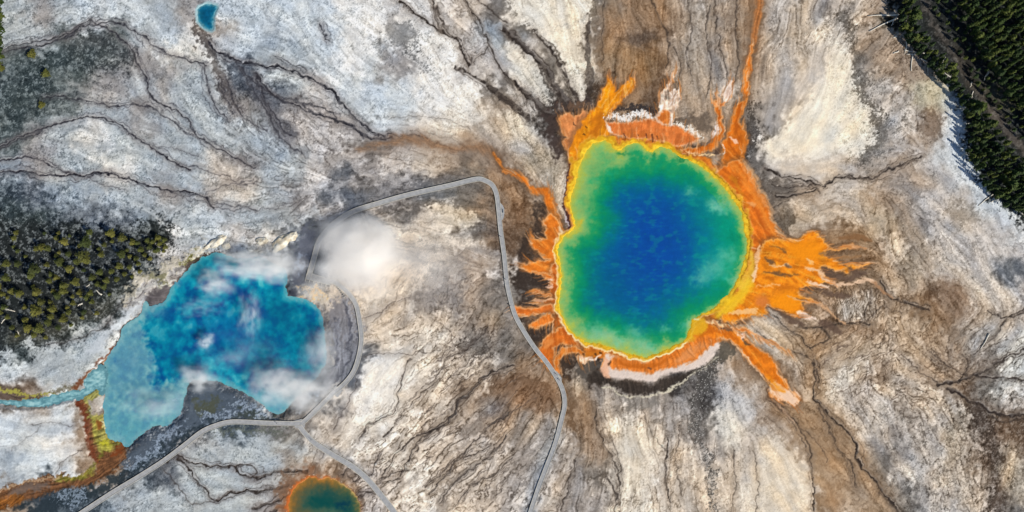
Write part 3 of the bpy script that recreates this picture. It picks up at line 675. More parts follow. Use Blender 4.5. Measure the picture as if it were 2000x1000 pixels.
line(P("245,590 262,560 285,548 320,530 345,512 372,497 400,480"), [10, 16, 20, 22, 18, 14, 10], (200, 190, 168), 7, .7, W_, mot=3, h=.6)
line(P("355,510 372,502 388,494"), [6, 12, 7], (106, 106, 50), 4, .85, W_, mot=2)
line(P("292,548 305,540 320,548"), [8, 16, 8], (120, 118, 84), 5, .7, W_, mot=2)
line(P("362,524 378,508 398,499 420,492"), [8, 9, 8, 7], (74, 62, 56), 3, .85, (0, 2, 2), mot=2)
poly(P("195,690 215,655 245,630 262,612 275,600 282,590 285,575 270,590 250,605 215,640 185,665 165,690"), (196, 203, 210), 7, .8, (0, 2, 2))
line(P("205,722 210,702 220,684 234,664 238,644 258,628 275,614 279,602"), [4, 5, 5, 6, 7, 6, 7, 6], (72, 58, 52), 2.4, .85, (0, 1, .6), mot=.6)
line(P("206,712 214,698 222,686"), [3, 4, 3], (136, 84, 58), 2, .7, (0, 1, .6))
line(P("345,552 356,536 371,520 388,505"), [4, 5, 5, 4], (70, 60, 56), 2.4, .8, (0, 1, .6), mot=.6)
# slate banks round the left pool
poly(P("640,600 665,580 690,585 700,620 704,665 696,700 670,735 640,760 625,740 640,715 644,690 640,650"), (118, 119, 128), 9, .7, W_, lic_=5, vary=.14)
poly(P("646,655 660,640 676,648 672,690 655,715 645,700"), (150, 154, 166), 8, .55, W_, lic_=5, mot=2)
poly(P("680,600 694,610 700,650 690,660 684,630"), (160, 162, 170), 5, .5, W_, lic_=3, mot=2)
poly(P("640,600 655,590 668,600 660,625 645,630"), (134, 130, 132), 7, .6, W_, lic_=4, mot=2)
for t in ("655,620 660,660 655,700 640,735", "672,592 680,630 684,680 672,720 650,748", "690,585 695,620 698,660"):
    line(P(t), [2, 4, 5, 2], (62, 64, 76), 4, .75, (0, 3, 1), h=-.12, gate=.6, lic_=3)
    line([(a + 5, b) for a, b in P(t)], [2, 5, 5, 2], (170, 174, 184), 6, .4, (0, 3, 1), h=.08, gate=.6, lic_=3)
poly(P("583,455 612,452 618,480 604,530 585,560 565,545 572,510"), (100, 104, 118), 7, .8, W_, lic_=3)
poly(P("578,505 596,498 602,520 585,535"), (150, 164, 184), 5, .7, W_)
line(P("592,566 610,570 640,576"), [8, 12, 6], (232, 190, 122), 4, .85, W_, mot=2)
line(P("596,580 625,585 650,575"), [8, 14, 8], (206, 194, 176), 5, .7, W_)
poly(P("565,570 578,566 580,580 570,584"), (54, 58, 72), 3, .85, (0, 1, 1))
poly(P("357,775 385,758 420,750 460,765 500,795 520,812 480,818 430,822 400,835 370,852 345,870 320,890 290,905 262,918 240,905 246,880 290,845 330,832"), (74, 86, 100), 9, .85, (0, 4, 3), mot=6)
poly(P("380,792 405,781 428,786 415,800 388,804"), (78, 82, 66), 6, .85, W_)
line(P("460,810 500,812 540,815"), [10, 14, 10], (60, 68, 62), 5, .7, W_)
line(P("430,812 380,842 330,876 280,905 220,938 150,970 60,1000"), [5, 12, 14, 16, 20, 26, 30], (40, 52, 60), 7, .85, W_, lic_=2)
for t, w in (("540,790 580,775 620,760", 14), ("470,790 500,800 520,805", 10), ("300,870 330,850 360,830", 12), ("250,915 280,895 310,880", 12), ("400,810 430,812 455,805", 8), ("120,975 160,960 140,990", 10), ("60,958 100,950 130,942 180,935 205,920", 8)):
    line(P(t), w, (168, 184, 204), 6, .6, W_, mot=4)
line(P("424,845 450,838 500,840 560,842"), [8, 10, 10, 6], (104, 110, 98), 5, .6, W_, mot=3)

# lower-left outflow with brown and yellow growth
poly(P("148,780 166,778 176,812 196,811 202,830 210,853 225,860 246,866 244,888 236,905 215,928 180,945 150,953 110,957 95,966 50,978 20,990 -90,1010 -90,966 0,950 60,938 110,928 150,931 172,925 187,913 189,897 176,884 172,852 165,815"), (112, 74, 46), 4, .96, (0, 2, 2), vary=.22, h=-.5)
poly(P("168,774 190,758 194,764 182,778 172,796 178,826 190,852 186,872 202,880 216,868 212,853 202,832 196,812 176,811 172,800"), (146, 142, 74), 3.5, .9, (0, 2, 2), vary=.2, grow=2.5)
poly(P("186,820 198,826 196,840 186,838"), (124, 70, 30), 3, .85, (0, 1, 1))
line(P("198,824 206,842 212,853 225,858 238,862"), [4, 6, 6, 6, 4], (206, 206, 176), 2, .8, (0, 1.5, 1.5))
line(P("194,866 204,869 214,866"), [8, 16, 8], (196, 190, 40), 4, .9, (0, 2, 2), mot=2)
line(P("206,872 200,884 190,896 182,910 172,928 150,934 112,936"), [8, 6, 6, 6, 7, 9, 10], (122, 118, 46), 3, .9, (0, 1.5, 1.5), vary=.2)
line(P("152,786 164,806 168,832 171,860 178,886 190,900"), [10, 8, 7, 7, 8, 7], (110, 54, 32), 3, .85, (0, 1.5, 1.5))
line(P("178,818 186,840 188,862 200,876 216,872 228,866"), [8, 10, 9, 12, 14, 8], (158, 152, 66), 4, .7, (0, 2, 1), vary=.2)
line(P("217,892 226,882 236,874"), 9, (126, 62, 26), 4, .8, (0, 2, 2))
poly(P("-90,985 0,975 30,966 45,974 25,988 -90,1005"), (140, 86, 34), 5, .85, (0, 2, 2), vary=.2)
poly(P("20,958 60,945 95,945 90,958 50,965 25,968"), (110, 100, 96), 5, .7, (0, 2, 2))
line(P("0,957 40,945 80,938 110,934"), 4, (176, 150, 120), 2.5, .8, (0, 1.5, 1.5), mot=1)
line(P("-90,790 0,795 40,799 80,797 120,789 140,784"), 5, (78, 84, 92), 2.5, .5, (0, 1, 1))  # shade below the stream bank, put into the ground colour
line(P("-90,774 0,772 40,777 80,775"), 12, (92, 78, 70), 3, .9, (0, 1.5, 1.5), vary=.15)
line(P("-90,758 0,761 25,766 48,772 78,772 110,770"), [5, 5, 6, 5, 4, 3], (170, 166, 72), 2, .9, (0, 1.5, 1.5), mot=1)
line(P("46,782 54,776 50,772"), 5, (160, 150, 70), 2, .8, (0, 1, 1))
line(P("100,768 125,760 146,756"), 8, (106, 98, 74), 4, .7, (0, 1.5, 1.5), mot=2)
line(P("148,758 160,740 172,728 188,720 200,716"), [12, 9, 5, 3, 3], (124, 74, 46), 3, .9, (0, 1.5, 1.5))
line(P("185,716 200,700 212,690 220,680"), [2, 3, 5, 6], (118, 70, 48), 2, .85, (0, 1, 1))
sl, d = sdf(CYAN, 12, (0, .8, .8)); HT[sl] -= 0.9 * sstep(-3, 3, d)
mix(sl, sstep(-2, 2, d), (130, 178, 184))

# small pool at the top
sl, d = sdf(SMALL, 20, (0, .5, .5))
mix(sl, sstep(-6, -1, d), (150, 182, 190)); HT[sl] -= 0.9 * sstep(-2, 3, d)
# amber pool
sl, d = sdf(AMBER, 50, (0, 1, 1))
east = sstep(620, 690, GX[sl])
mix(sl, sstep(-34, -4, d + 5 * N14[sl]) * (1 - east) * .8 * sstep(660, 600, GX[sl] + 0 * d), (140, 96, 66))
mix(sl, sstep(-9, -3, d + 1.5 * N14[sl]) * (1 - .8 * east) * .9, (184, 98, 44))
mix(sl, sstep(-4, 0, d) * (.35 + .65 * east), (206, 172, 104))
mix(sl, sstep(-9, -6, d) * sstep(-3, -7, d) * (N3[sl] > 1.4) * .5, (230, 220, 200))
HT[sl] -= 1.0 * sstep(-3, 4, d)
line(P("565,1000 566,978 572,962 584,948"), [5, 6, 6, 5], (184, 84, 28), 3, .8, (0, 1, 1))
line(P("545,960 556,950 566,940 560,925"), [14, 20, 14, 10], (124, 96, 76), 7, .8, W_)

# ------------------------------------------------------------------ the great spring: mats round the rim
DK = (58, 48, 42)
sl, d = sdf(MAIN, 60, (0, .8, .6))
HT[sl] -= 0.6 * sstep(-2, 6, d)
# dark wet ground beyond the mats
line(P("1092,300 1085,275 1078,250 1085,225 1100,212 1125,205 1150,202"), [20, 26, 30, 24, 18, 14, 12], (66, 54, 50), 9, .9, W_)
line(P("1100,218 1120,208 1140,210"), [8, 18, 8], (122, 94, 72), 5, .7, W_)
line(P("1200,215 1230,212 1262,218 1285,212"), [8, 18, 18, 8], (54, 50, 52), 5, .85, W_, mot=3)
line(P("1322,245 1345,230 1370,240 1392,255"), [16, 26, 24, 10], (92, 80, 70), 8, .7, W_)
line(P("1030,470 1020,510 1020,560 1030,590 1025,625 1040,650"), [20, 22, 26, 20, 14, 18], DK, 10, .9, W_)
line(P("1052,400 1050,440 1042,490"), [14, 18, 20], DK, 8, .85, W_)
line(P("1050,545 1058,558 1050,580 1060,620"), [22, 20, 12, 8], DK, 7, .9, W_)
line(P("1075,640 1055,650 1040,670 1050,700"), [10, 12, 14, 12], DK, 6, .85, W_)
line(P("1125,700 1105,708 1098,722 1108,735"), [10, 16, 20, 14], (60, 48, 40), 5, .9, W_)
line(P("1100,735 1104,765 1112,800 1130,840"), [14, 16, 14, 10], (104, 78, 54), 7, .7, W_)
poly(P("1118,706 1165,690 1172,715 1165,745 1140,742 1122,725"), (84, 78, 72), 7, .8, W_, mot=2)
poly(P("1160,720 1174,729 1192,739 1224,742 1248,747 1276,748 1292,737 1328,731 1362,722 1392,700 1398,704 1375,721 1345,739 1325,752 1300,765 1265,771 1235,773 1213,767 1195,757 1172,752 1150,760 1148,735"), (58, 50, 44), 5, .92, (0, 1.5, 1.5), vary=.12, h=-.15, grow=-2.5)
poly(P("1408,667 1430,668 1440,690 1425,700 1400,715 1395,695"), (90, 84, 74), 6, .85, W_)

OR = (226, 128, 38); OR2 = (214, 108, 30); SAL = (228, 142, 84); PINK = (234, 212, 196)
V1 = (0, 1.2, .8)
def matcol(col, sl, vary=.04):
    col = np.asarray(col, np.float32)
    r = col * (1 + vary * (LM[sl] * .5 + N14[sl] + N20x[sl]))[..., None]
    m = (.62 * sstep(.0, 1.6, .6 * LB[sl] + .45 * LM[sl] + .6 * N20y[sl]))[..., None]
    r = r + (col * np.array((.80, .74, .7), np.float32) - r) * m
    m = (.42 * sstep(.7, 2.2, -.8 * LB[sl] + .6 * LM[sl] - .4 * N14[sl]))[..., None]
    return r + (np.minimum(col * 1.08 + np.array((10, 36, 44), np.float32), 248) - r) * m
def mat_poly(t, col, soft=2.2, lic_=1.6, rim=(236, 190, 140), dark=True, vary=.04, **k):
    pts = P(t)
    if dark:
        poly(pts, (88, 66, 50), 8, .55, V1, grow=7, lic_=3)
        poly(pts, (182, 122, 66), 5, .6, V1, grow=2.5, lic_=4)
    sl, d = sdf(pts, 18, V1)
    d = d + lic_ * .3 * LS[sl]
    mix(sl, sstep(-soft, soft, d), matcol(col, sl, vary))
    mix(sl, np.exp(-((d - .8) / 2.0) ** 2) * .5, rim)
    HT[sl] *= 1 - .75 * sstep(-3, 2, d)
    MATS[sl] = np.maximum(MATS[sl], sstep(-2, 2, d))
    HT[sl] += .05 * sstep(-2, 2, d)
def mat_line(t, w, col, soft=2.2, lic_=1.4, rim=(238, 196, 150), dark=True, op=1.0):
    pts = P(t)
    if dark:
        line(pts, np.asarray(w) + 10, (88, 66, 50), 7, .5 * op, V1, lic_=2)
        line(pts, np.asarray(w) + 3, (182, 122, 66), 4, .5 * op, V1, lic_=3)
    sl, d = stroke_d(pts, w, 16, V1)
    d = d + lic_ * .3 * LS[sl]
    mix(sl, op * sstep(-soft, soft, d), matcol(col, sl))
    mix(sl, op * np.exp(-((d - .3) / 1.5) ** 2) * .45, rim)
    HT[sl] *= 1 - .75 * op * sstep(-3, 2, d)
    MATS[sl] = np.maximum(MATS[sl], sstep(-2, 2, d))

# outer band all round
sl, d = sdf(MAIN, 60, (0, .8, .6))
ang = np.arctan2(GY[sl] - 490, GX[sl] - 1270)
lw = np.interp(ang, [-3.15, -2.75, -2.3, -1.9, -1.2, -.9, -.5, 0, .4, .7, 1.2, 1.7, 2.1, 2.4, 2.75, 3.15], [10, 7, 14, 16, 17, 20, 26, 26, 24, 20, 22, 20, 20, 18, 20, 16])
HT[sl] *= 1 - .75 * sstep(-lw - 3, -lw + 3, d) * (d < 3)
mix(sl, sstep(-lw - 3, -lw + 3, d + 1.5 * N14[sl]), matcol((208, 116, 34), sl, .05))

# upper left lobe and hand-shaped finger
mat_poly("1116,332 1112,300 1100,284 1099,272 1108,268 1098,258 1093,242 1096,226 1110,220 1121,231 1126,227 1142,213 1147,222 1165,235 1185,262 1150,272 1132,296", (218, 136, 76), rim=(226, 160, 104))
mat_poly("1118,330 1114,300 1118,275 1130,252 1146,228 1160,211 1171,197 1171,187 1178,173 1186,165 1187,150 1194,156 1201,167 1200,178 1206,179 1216,168 1232,153 1240,158 1238,170 1221,189 1208,205 1196,215 1187,228 1180,232 1184,243 1194,262 1160,272 1135,292", (232, 140, 14), lic_=2.0, rim=(226, 130, 30))
mat_line("1172,205 1184,185 1190,165", [8, 10, 5], (244, 152, 10), dark=False, op=.8)
mat_line("1185,215 1210,190 1232,162", [8, 11, 6], (240, 150, 20), dark=False, op=.8)
line(P("1150,240 1165,232 1176,226 1170,245 1150,262"), [8, 14, 12, 12, 10], (180, 98, 20), 5, .6, V1, lic_=2)
for a in ("1120,240 1124,246", "1143,246 1146,250", "1138,262 1141,264", "1218,263 1221,270"): line(P(a), 2, (70, 50, 40), 1, .9, (0, .5, .5))
# top arc, salmon with white outer crust
line(P("1180,230 1200,226 1222,232 1240,224 1262,226 1278,236"), [4, 8, 10, 11, 12, 9], (232, 228, 224), 2.6, .95, V1, mot=2, lic_=1)
line(P("1318,243 1340,250 1358,260 1370,268"), [6, 8, 9, 5], (234, 226, 214), 2.6, .95, V1, mot=2, lic_=2)
mat_poly("1184,240 1190,258 1210,266 1238,270 1270,272 1300,280 1326,287 1350,280 1366,269 1350,260 1322,246 1300,243 1280,236 1258,234 1236,236 1214,240 1198,238", (224, 124, 58), rim=(238, 200, 170), dark=False)
line(P("1185,238 1190,252 1196,258"), [3, 5, 4], (238, 226, 214), 1.6, .9, V1)
line(P("1225,262 1262,264 1300,274"), [8, 12, 8], (196, 106, 40), 5, .6, V1, mot=2)
for a in ("1218,262 1221,269", "1262,262 1263,270", "1274,264 1275,276", "1246,262 1247,263", "1284,266 1286,270"): line(P(a), 2.6, (96, 58, 46), 1, .85, (0, .5, .5))
# fan of pale threads
mat_poly("1282,236 1280,226 1289,214 1287,200 1288,184 1296,174 1306,160 1314,143 1320,142 1312,160 1309,174 1322,176 1327,168 1330,180 1327,197 1320,211 1316,228 1313,244 1300,240", (214, 186, 162), lic_=2.6, rim=(232, 214, 200), dark=False, vary=.14)
for t in ("1293,190 1300,200 1306,210", "1308,176 1312,190 1310,206", "1326,172 1322,188 1316,204", "1318,176 1314,192"): line(P(t), 2, (240, 226, 214), 1.2, .8, V1)
mat_poly("1284,237 1288,222 1294,215 1308,217 1309,230 1306,242", (222, 124, 48), rim=(240, 222, 210), dark=False)
line(P("1312,226 1310,244"), 5, (236, 222, 214), 2, .8, V1)
# two streams running up
mat_line("1334,297 1362,293 1388,286 1402,272 1411,256 1408,238 1404,222 1400,208 1398,200", [8, 12, 14, 12, 9, 9, 9, 11, 10], (214, 112, 30))
mat_line("1400,206 1392,200 1386,194", [7, 5, 2], (226, 138, 70), dark=False)
mat_line("1402,204 1402,190 1399,178", [7, 4, 2], (226, 160, 110), dark=False)
mat_line("1406,206 1416,200 1422,194", [7, 7, 3], (226, 130, 60), dark=False)
mat_poly("1412,192 1418,172 1426,156 1433,158 1432,176 1427,192 1420,200", (222, 196, 178), lic_=2, rim=(236, 222, 212), dark=False)
line(P("1400,240 1401,252 1397,262 1384,280 1372,283"), [4, 9, 5, 3, 2], (238, 226, 220), 2, .9, V1)
line(P("1350,284 1375,284 1392,272"), 6, (72, 58, 50), 4, .8, V1)
line(P("1392,300 1400,296 1410,286"), [5, 9, 5], (84, 66, 56), 2.4, .9, V1)
stream("1486,-20 1480,30 1474,70 1466,105 1460,140", [14, 13, 11, 10, 9], (176, 110, 58), 5, .9, 2, (128, 98, 72), 2.6)
mat_line("1470,90 1461,130 1458,160 1457,190", [5, 8, 9, 10], (218, 116, 30))
mat_poly("1412,322 1412,300 1408,290 1420,268 1427,243 1434,218 1442,204 1452,196 1458,190 1461,198 1452,210 1446,228 1446,246 1457,262 1459,278 1452,292 1448,318 1430,330", (216, 112, 24), rim=(236, 160, 90))
line(P("1450,262 1456,285 1449,318"), [6, 7, 6], (206, 112, 30), 3, .8, V1)
line(P("1424,268 1434,274 1442,280"), [2, 5, 2], (238, 200, 180), 1.6, .8, V1)
line(P("1412,285 1414,295 1410,302"), 2.4, (238, 220, 206), 1.2, .9, V1)
for t in ("1340,296 1345,300", "1352,300 1360,302", "1366,302 1380,303", "1384,304 1392,303"): line(P(t), [3, 5, 3], (244, 206, 150), 1.4, .85, V1)
# right rim
mat_poly("1440,312 1450,316 1463,330 1476,352 1482,372 1495,390 1503,406 1504,426 1517,450 1536,468 1550,475 1545,520 1520,560 1470,600 1430,610 1400,600 1450,540 1466,480 1462,440 1440,392 1412,352 1400,335", (224, 116, 28), rim=(230, 160, 100))
line(P("1452,325 1468,350 1482,380 1496,402"), [5, 6, 7, 6], (226, 162, 106), 4, .6, V1)
line(P("1465,395 1478,410 1488,430 1500,455"), [6, 10, 10, 8], (190, 90, 24), 5, .65, V1)
line(P("1462,395 1472,400"), [5, 10], (240, 176, 110), 4, .7, V1)
line(P("1452,316 1466,330 1479,352 1485,372 1498,390 1506,406 1507,426 1519,448 1537,465"), [4, 6, 7, 6, 6, 6, 6, 7, 6], (224, 180, 134), 3.5, .6, V1, lic_=2)
line(P("1430,322 1450,345 1466,372 1484,402 1500,440 1525,466"), [8, 10, 9, 8, 9, 8], (240, 146, 54), 5, .65, V1, lic_=3)
line(P("1425,345 1445,372 1458,402"), [5, 7, 6], (206, 132, 24), 4, .6, V1, lic_=2)
# right fan
mat_poly("1500,470 1535,467 1558,470 1567,460 1581,452 1596,453 1607,462 1612,474 1620,483 1632,487 1661,480 1666,484 1640,490 1608,492 1612,498 1628,504 1638,515 1660,518 1692,512 1694,517 1666,527 1652,533 1640,527 1622,522 1602,521 1612,538 1624,550 1600,556 1575,560 1560,566 1562,575 1592,590 1566,592 1570,606 1562,616 1548,618 1526,609 1500,594 1493,600 1496,614 1475,614 1448,626 1424,632 1410,615 1440,590 1470,550 1480,500", (236, 136, 22), lic_=3.4, rim=(240, 182, 110))
poly(P("1540,480 1575,470 1600,475 1605,500 1580,510 1550,505"), (246, 146, 12), 9, .8, V1, lic_=3)
poly(P("1545,570 1560,580 1560,605 1540,612 1515,598 1500,585 1520,575"), (250, 148, 10), 8, .85, V1, lic_=3)
poly(P("1475,585 1490,575 1500,590 1485,600"), (214, 122, 60), 8, .8, V1)
for t, w, c in (("1575,522 1600,528 1612,545 1630,556 1655,556 1680,550 1698,547 1708,552", [3, 7, 8, 7, 6, 5, 7, 7], (228, 190, 156)),
             ("1708,552 1716,562 1728,572 1745,582", [6, 4, 3, 2], (170, 126, 90)), ("1540,578 1556,585 1580,590 1600,594 1618,606 1632,620 1650,632", [2, 4, 5, 4, 4, 4, 3], (214, 166, 122)),
             ("1560,610 1575,618 1592,622", [8, 10, 3], (240, 214, 196)), ("1575,550 1600,558 1618,560", [3, 6, 4], (238, 206, 180)), ("1425,612 1450,610 1475,606", [6, 10, 8], (240, 190, 130)),
             ("1478,560 1500,556 1525,558", [2, 3, 2], (240, 176, 110)), ("1478,520 1474,535 1472,548", [6, 9, 6], (240, 204, 170)), ("1482,480 1479,500 1478,518", [4, 8, 8], (240, 190, 140)),
             ("1500,516 1520,520 1538,516 1545,520", [2, 3, 4, 2], (238, 196, 150)), ("1640,515 1670,518 1695,514", [3, 5, 2], (206, 146, 88)), ("1636,486 1660,482 1690,484", [6, 6, 3], (196, 140, 92)), ("1590,515 1575,508 1590,512", 3, (244, 200, 150)),
             ("1600,495 1640,505 1680,500", [3, 6, 3], (150, 112, 76)), ("1640,466 1670,464 1700,468", [8, 12, 6], (136, 98, 64))):
    line(P(t), w, c, 2.2, .85, V1, lic_=1.6)
for t, w in (("1503,480 1520,482 1532,490 1538,496", [1, 4, 5, 1]), ("1492,505 1502,510 1514,516", [3, 9, 3]), ("1536,518 1544,520", [5, 3]), ("1490,532 1515,534 1535,537 1556,537", [2, 6, 3, 4]), ("1560,566 1580,564 1606,566", [2, 3, 4]), ("1556,582 1575,588", 2), ("1605,525 1625,535 1650,545 1670,540", [6, 16, 12, 5]), ("1610,572 1640,576 1660,580", [10, 12, 6]), ("1500,597 1520,610 1545,622 1565,635", [4, 10, 12, 10]), ("1600,628 1625,640 1640,650", [10, 16, 10]), ("1650,520 1675,535 1690,535", [4, 12, 6])):
    line(P(t), w, (98, 78, 66), 3, .8, V1, lic_=2)
# lower right branches
mat_poly("1340,684 1364,672 1388,664 1412,661 1432,668 1450,688 1466,708 1485,728 1503,747 1509,760 1506,772 1522,780 1540,788 1552,792 1562,776 1545,758 1523,730 1516,708 1499,693 1480,678 1462,666 1452,654 1430,642 1400,632 1372,628 1355,640", (232, 126, 24), lic_=2.0, rim=(240, 206, 180))
mat_line("1430,640 1458,646 1478,657 1508,671 1545,687", [5, 6, 6, 6, 2], (222, 168, 126), dark=False)
mat_line("1436,640 1460,648 1475,655", [6, 5, 3], (230, 124, 40), dark=False)
poly(P("1500,752 1512,772 1530,784 1552,792 1562,776 1548,760 1528,758 1515,748"), (238, 212, 192), 5, .85, V1, lic_=3)
line(P("1500,740 1512,756 1530,764"), [10, 10, 4], (244, 148, 20), 4, .8, V1, lic_=2)
line(P("1430,668 1448,686 1466,709 1486,731 1502,748"), [2, 3, 3, 3, 3], (240, 206, 170), 1.6, .85, V1)
line(P("1503,742 1501,765 1512,785 1530,800 1545,820"), [2, 4, 5, 3, 2], (112, 84, 62), 2.4, .8, V1)
line(P("1510,780 1530,800 1550,825"), [2, 3, 2], (200, 166, 136), 2, .6, V1, lic_=2)
for t, w, c in (("1385,634 1400,638 1418,642", [2, 5, 3], (150, 92, 50)), ("1408,640 1420,643 1432,647", [5, 9, 5], (116, 88, 70)), ("1432,634 1445,632 1458,626", [3, 6, 3], (110, 84, 64)), ("1382,630 1400,631 1425,636", [3, 6, 3], (244, 208, 156)), ("1370,648 1390,645 1415,650 1440,662", [8, 9, 8, 6], (206, 106, 20)), ("1442,652 1452,656 1450,662", [4, 8, 5], (238, 206, 190)), ("1452,664 1456,672 1465,676", [4, 8, 3], (96, 80, 66))):
    line(P(t), w, c, 2.2, .85, V1, lic_=1)
# lower band: orange, then white, above a dark crescent
poly(P("1172,712 1176,722 1190,737 1224,740 1248,745 1276,746 1292,735 1328,729 1360,722 1390,699 1408,668 1384,670 1350,690 1300,700 1240,705 1200,695 1186,690"), (224, 206, 194), 3.5, .95, V1, grow=-1)
poly(P("1196,700 1188,712 1200,721 1230,724 1264,730 1284,725 1320,717 1350,707 1370,694 1386,676 1412,664 1380,655 1345,668 1316,684 1260,706 1215,698"), (220, 120, 40), 3.5, .96, V1, lic_=1.5, vary=.1)
poly(P("1320,712 1350,700 1368,684 1384,672 1360,672 1330,690"), (230, 152, 92), 6, .7, V1)
line(P("1210,708 1240,716 1270,714 1300,704"), [8, 10, 10, 6], (190, 98, 20), 4, .7, V1, lic_=1)
poly(P("1182,696 1176,706 1172,722 1180,736 1190,737 1188,715 1190,704"), (232, 176, 140), 3, .9, V1)
line(P("1184,692 1178,704 1173,716"), 2.4, (236, 150, 70), 1.4, .8, V1)
line(P("1188,712 1192,706"), 4, (90, 60, 40), 2, .8, (0, .5, .5)); line(P("1266,719 1269,720"), 5, (130, 84, 60), 1.6, .9, (0, .5, .5))
line(P("1180,757 1195,761 1215,772 1240,776 1265,773 1300,765 1325,752 1345,738 1375,720 1399,699"), [3, 4, 4, 4, 4, 4, 3.4, 3, 3, 4], (206, 197, 172), 1.5, .9, (0, 1.5, .8), mot=.7, h=.1)
line(P("1195,770 1225,785 1265,785 1310,775"), [6, 14, 14, 8], (128, 122, 114), 6, .6, W_, mot=3)
# dark speckled run below
t = P("1396,712 1384,728 1374,745 1362,780 1355,812 1361,850 1374,882 1388,920 1391,1010")
line(t, [14, 20, 18, 15, 12, 10, 8, 7, 6], (76, 73, 70), 6, .8, (0, 4, 3), mot=4, h=-.1, gate=.3)
sl, d = stroke_d(t, [26, 34, 32, 30, 26, 20, 14, 12, 10], 10, (0, 4, 3))
sp = (d > 0) & (noise(1.8, 4, True)[sl] > 1.6)
mix(sl, sp * .7, (190, 188, 182)); HT[sl] += sp * .06
# left fingers
mat_line("980,331 1000,341 1016,345 1028,356 1044,372 1064,374 1072,388 1076,410 1082,428 1086,448", [3, 6, 8, 8, 9, 13, 17, 15, 22, 26], (224, 120, 30), rim=(210, 130, 60))
mat_poly("1066,428 1058,436 1066,443 1062,455 1064,463 1050,468 1040,463 1036,474 1042,485 1052,495 1066,504 1073,508 1046,510 1018,517 1026,525 1040,531 1060,535 1078,541 1090,540 1092,500 1088,470 1096,455 1094,440 1086,425 1076,415", (230, 124, 34), lic_=2.4)
line(P("1035,450 1040,462 1036,470"), [3, 8, 5], (190, 120, 62), 4, .7, V1)
mat_line("1086,525 1084,560 1083,592 1086,618 1096,642 1112,660 1130,675", [20, 18, 18, 20, 20, 20, 12], (208, 104, 30))
mat_poly("1035,530 1060,533 1078,538 1082,552 1072,546 1055,537", (228, 124, 40), dark=False)
for a in ("1068,546 1078,547", "1070,554 1078,556", "1066,560 1078,560"): line(P(a), [2, 4], (238, 196, 170), 1.4, .9, V1)
mat_poly("1039,569 1048,567 1060,570 1076,572 1078,580 1064,577 1050,574", (226, 124, 50))
mat_poly("1043,587 1060,586 1078,582 1080,596 1064,597 1052,594", (232, 176, 140))
mat_line("1064,592 1080,590", [7, 12], (222, 116, 40), dark=False)
mat_poly("1001,598 1026,601 1056,599 1078,596 1080,612 1056,613 1026,617 1013,616 1005,608", (226, 116, 38))
line(P("1058,615 1072,612"), [2, 5], (240, 222, 206), 1.6, .9, V1)
mat_poly("1033,634 1040,628 1053,621 1074,613 1080,628 1070,632 1056,637 1041,641", (228, 122, 40))
mat_poly("1100,640 1079,649 1060,663 1052,686 1056,700 1067,714 1079,724 1084,700 1080,682 1092,674 1110,672 1130,682 1122,660", (218, 112, 34), lic_=2)
poly(P("1062,668 1074,660 1082,664 1076,676 1064,682"), (228, 142, 70), 4, .7, V1)
line(P("1082,684 1092,678 1105,680"), [4, 8, 4], (88, 66, 58), 3, .85, V1)
mat_line("1138,690 1118,683 1100,688 1089,700 1086,714 1091,728", [7, 9, 11, 10, 8, 4], (222, 120, 34))
mat_poly("1127,700 1134,694 1146,693 1155,697 1150,707 1136,705", (236, 196, 168), dark=False)
line(P("1150,705 1160,702 1172,694"), [3, 6, 4], (238, 214, 196), 1.8, .9, V1)
line(P("1140,690 1156,692 1172,690"), [8, 10, 8], (200, 116, 30), 3, .85, V1)
for a in ("1138,691 1141,692", "1162,692 1164,693", "1172,689 1174,690"): line(P(a), 4, (84, 56, 36), 1.2, .85, (0, .4, .4))
# left rim beside the bank
line(P("1116,322 1112,350 1108,378 1104,402"), [7, 8, 8, 6], (204, 124, 20), 2, .9, V1)
line(P("1112,322 1107,350 1104,380 1101,405 1108,425 1110,444"), [3, 3, 3, 4, 6, 8], (78, 46, 48), 1.6, .9, V1)
line(P("1102,418 1106,428 1107,440"), [2, 3, 3], (214, 204, 206), 1.2, .8, V1)
line(P("1092,445 1096,452 1092,458"), [6, 8, 5], (222, 204, 170), 2.5, .8, V1)

# fine threads that run out of the mats with the water
edge = (MATS > .25) & (MATS < .75)
ej, ei = np.nonzero(edge)
for k in rng.permutation(len(ej))[:1300]:
    px, py = X0 + STEP * ei[k], Y0 + STEP * ej[k]
    if px < 990: continue
    ox, oy = px - 1270, py - 490
    pts_ = [(px, py)]
    vx, vy = ox / math.hypot(ox, oy), oy / math.hypot(ox, oy)
    x, y = px - vx * 3, py - vy * 3
    pts_ = [(x, y)]
    n_ = rc.randint(3, 8)
    for q in range(n_):
        i_ = int((x - X0) / STEP); j_ = int((y - Y0) / STEP)
        if not (0 <= i_ < NXR and 0 <= j_ < NYR): break
        fx, fy = float(UX[j_, i_]), float(UY[j_, i_])
        if fx * vx + fy * vy < 0: fx, fy = -fx, -fy
        vx, vy = .5 * vx + .5 * fx, .5 * vy + .5 * fy
        l_ = math.hypot(vx, vy) + 1e-6; vx, vy = vx / l_, vy / l_
        x += vx * 3.2; y += vy * 3.2; pts_.append((x, y))
    if len(pts_) < 3: continue
    line(pts_, [rc.uniform(1.2, 2.6), 1.4, .5], rc.choice(((222, 132, 50), (196, 110, 40), (168, 108, 62), (140, 96, 62), (236, 186, 140), (206, 150, 100))), 1.1, rc.uniform(.35, .75), (0, .6, .3))
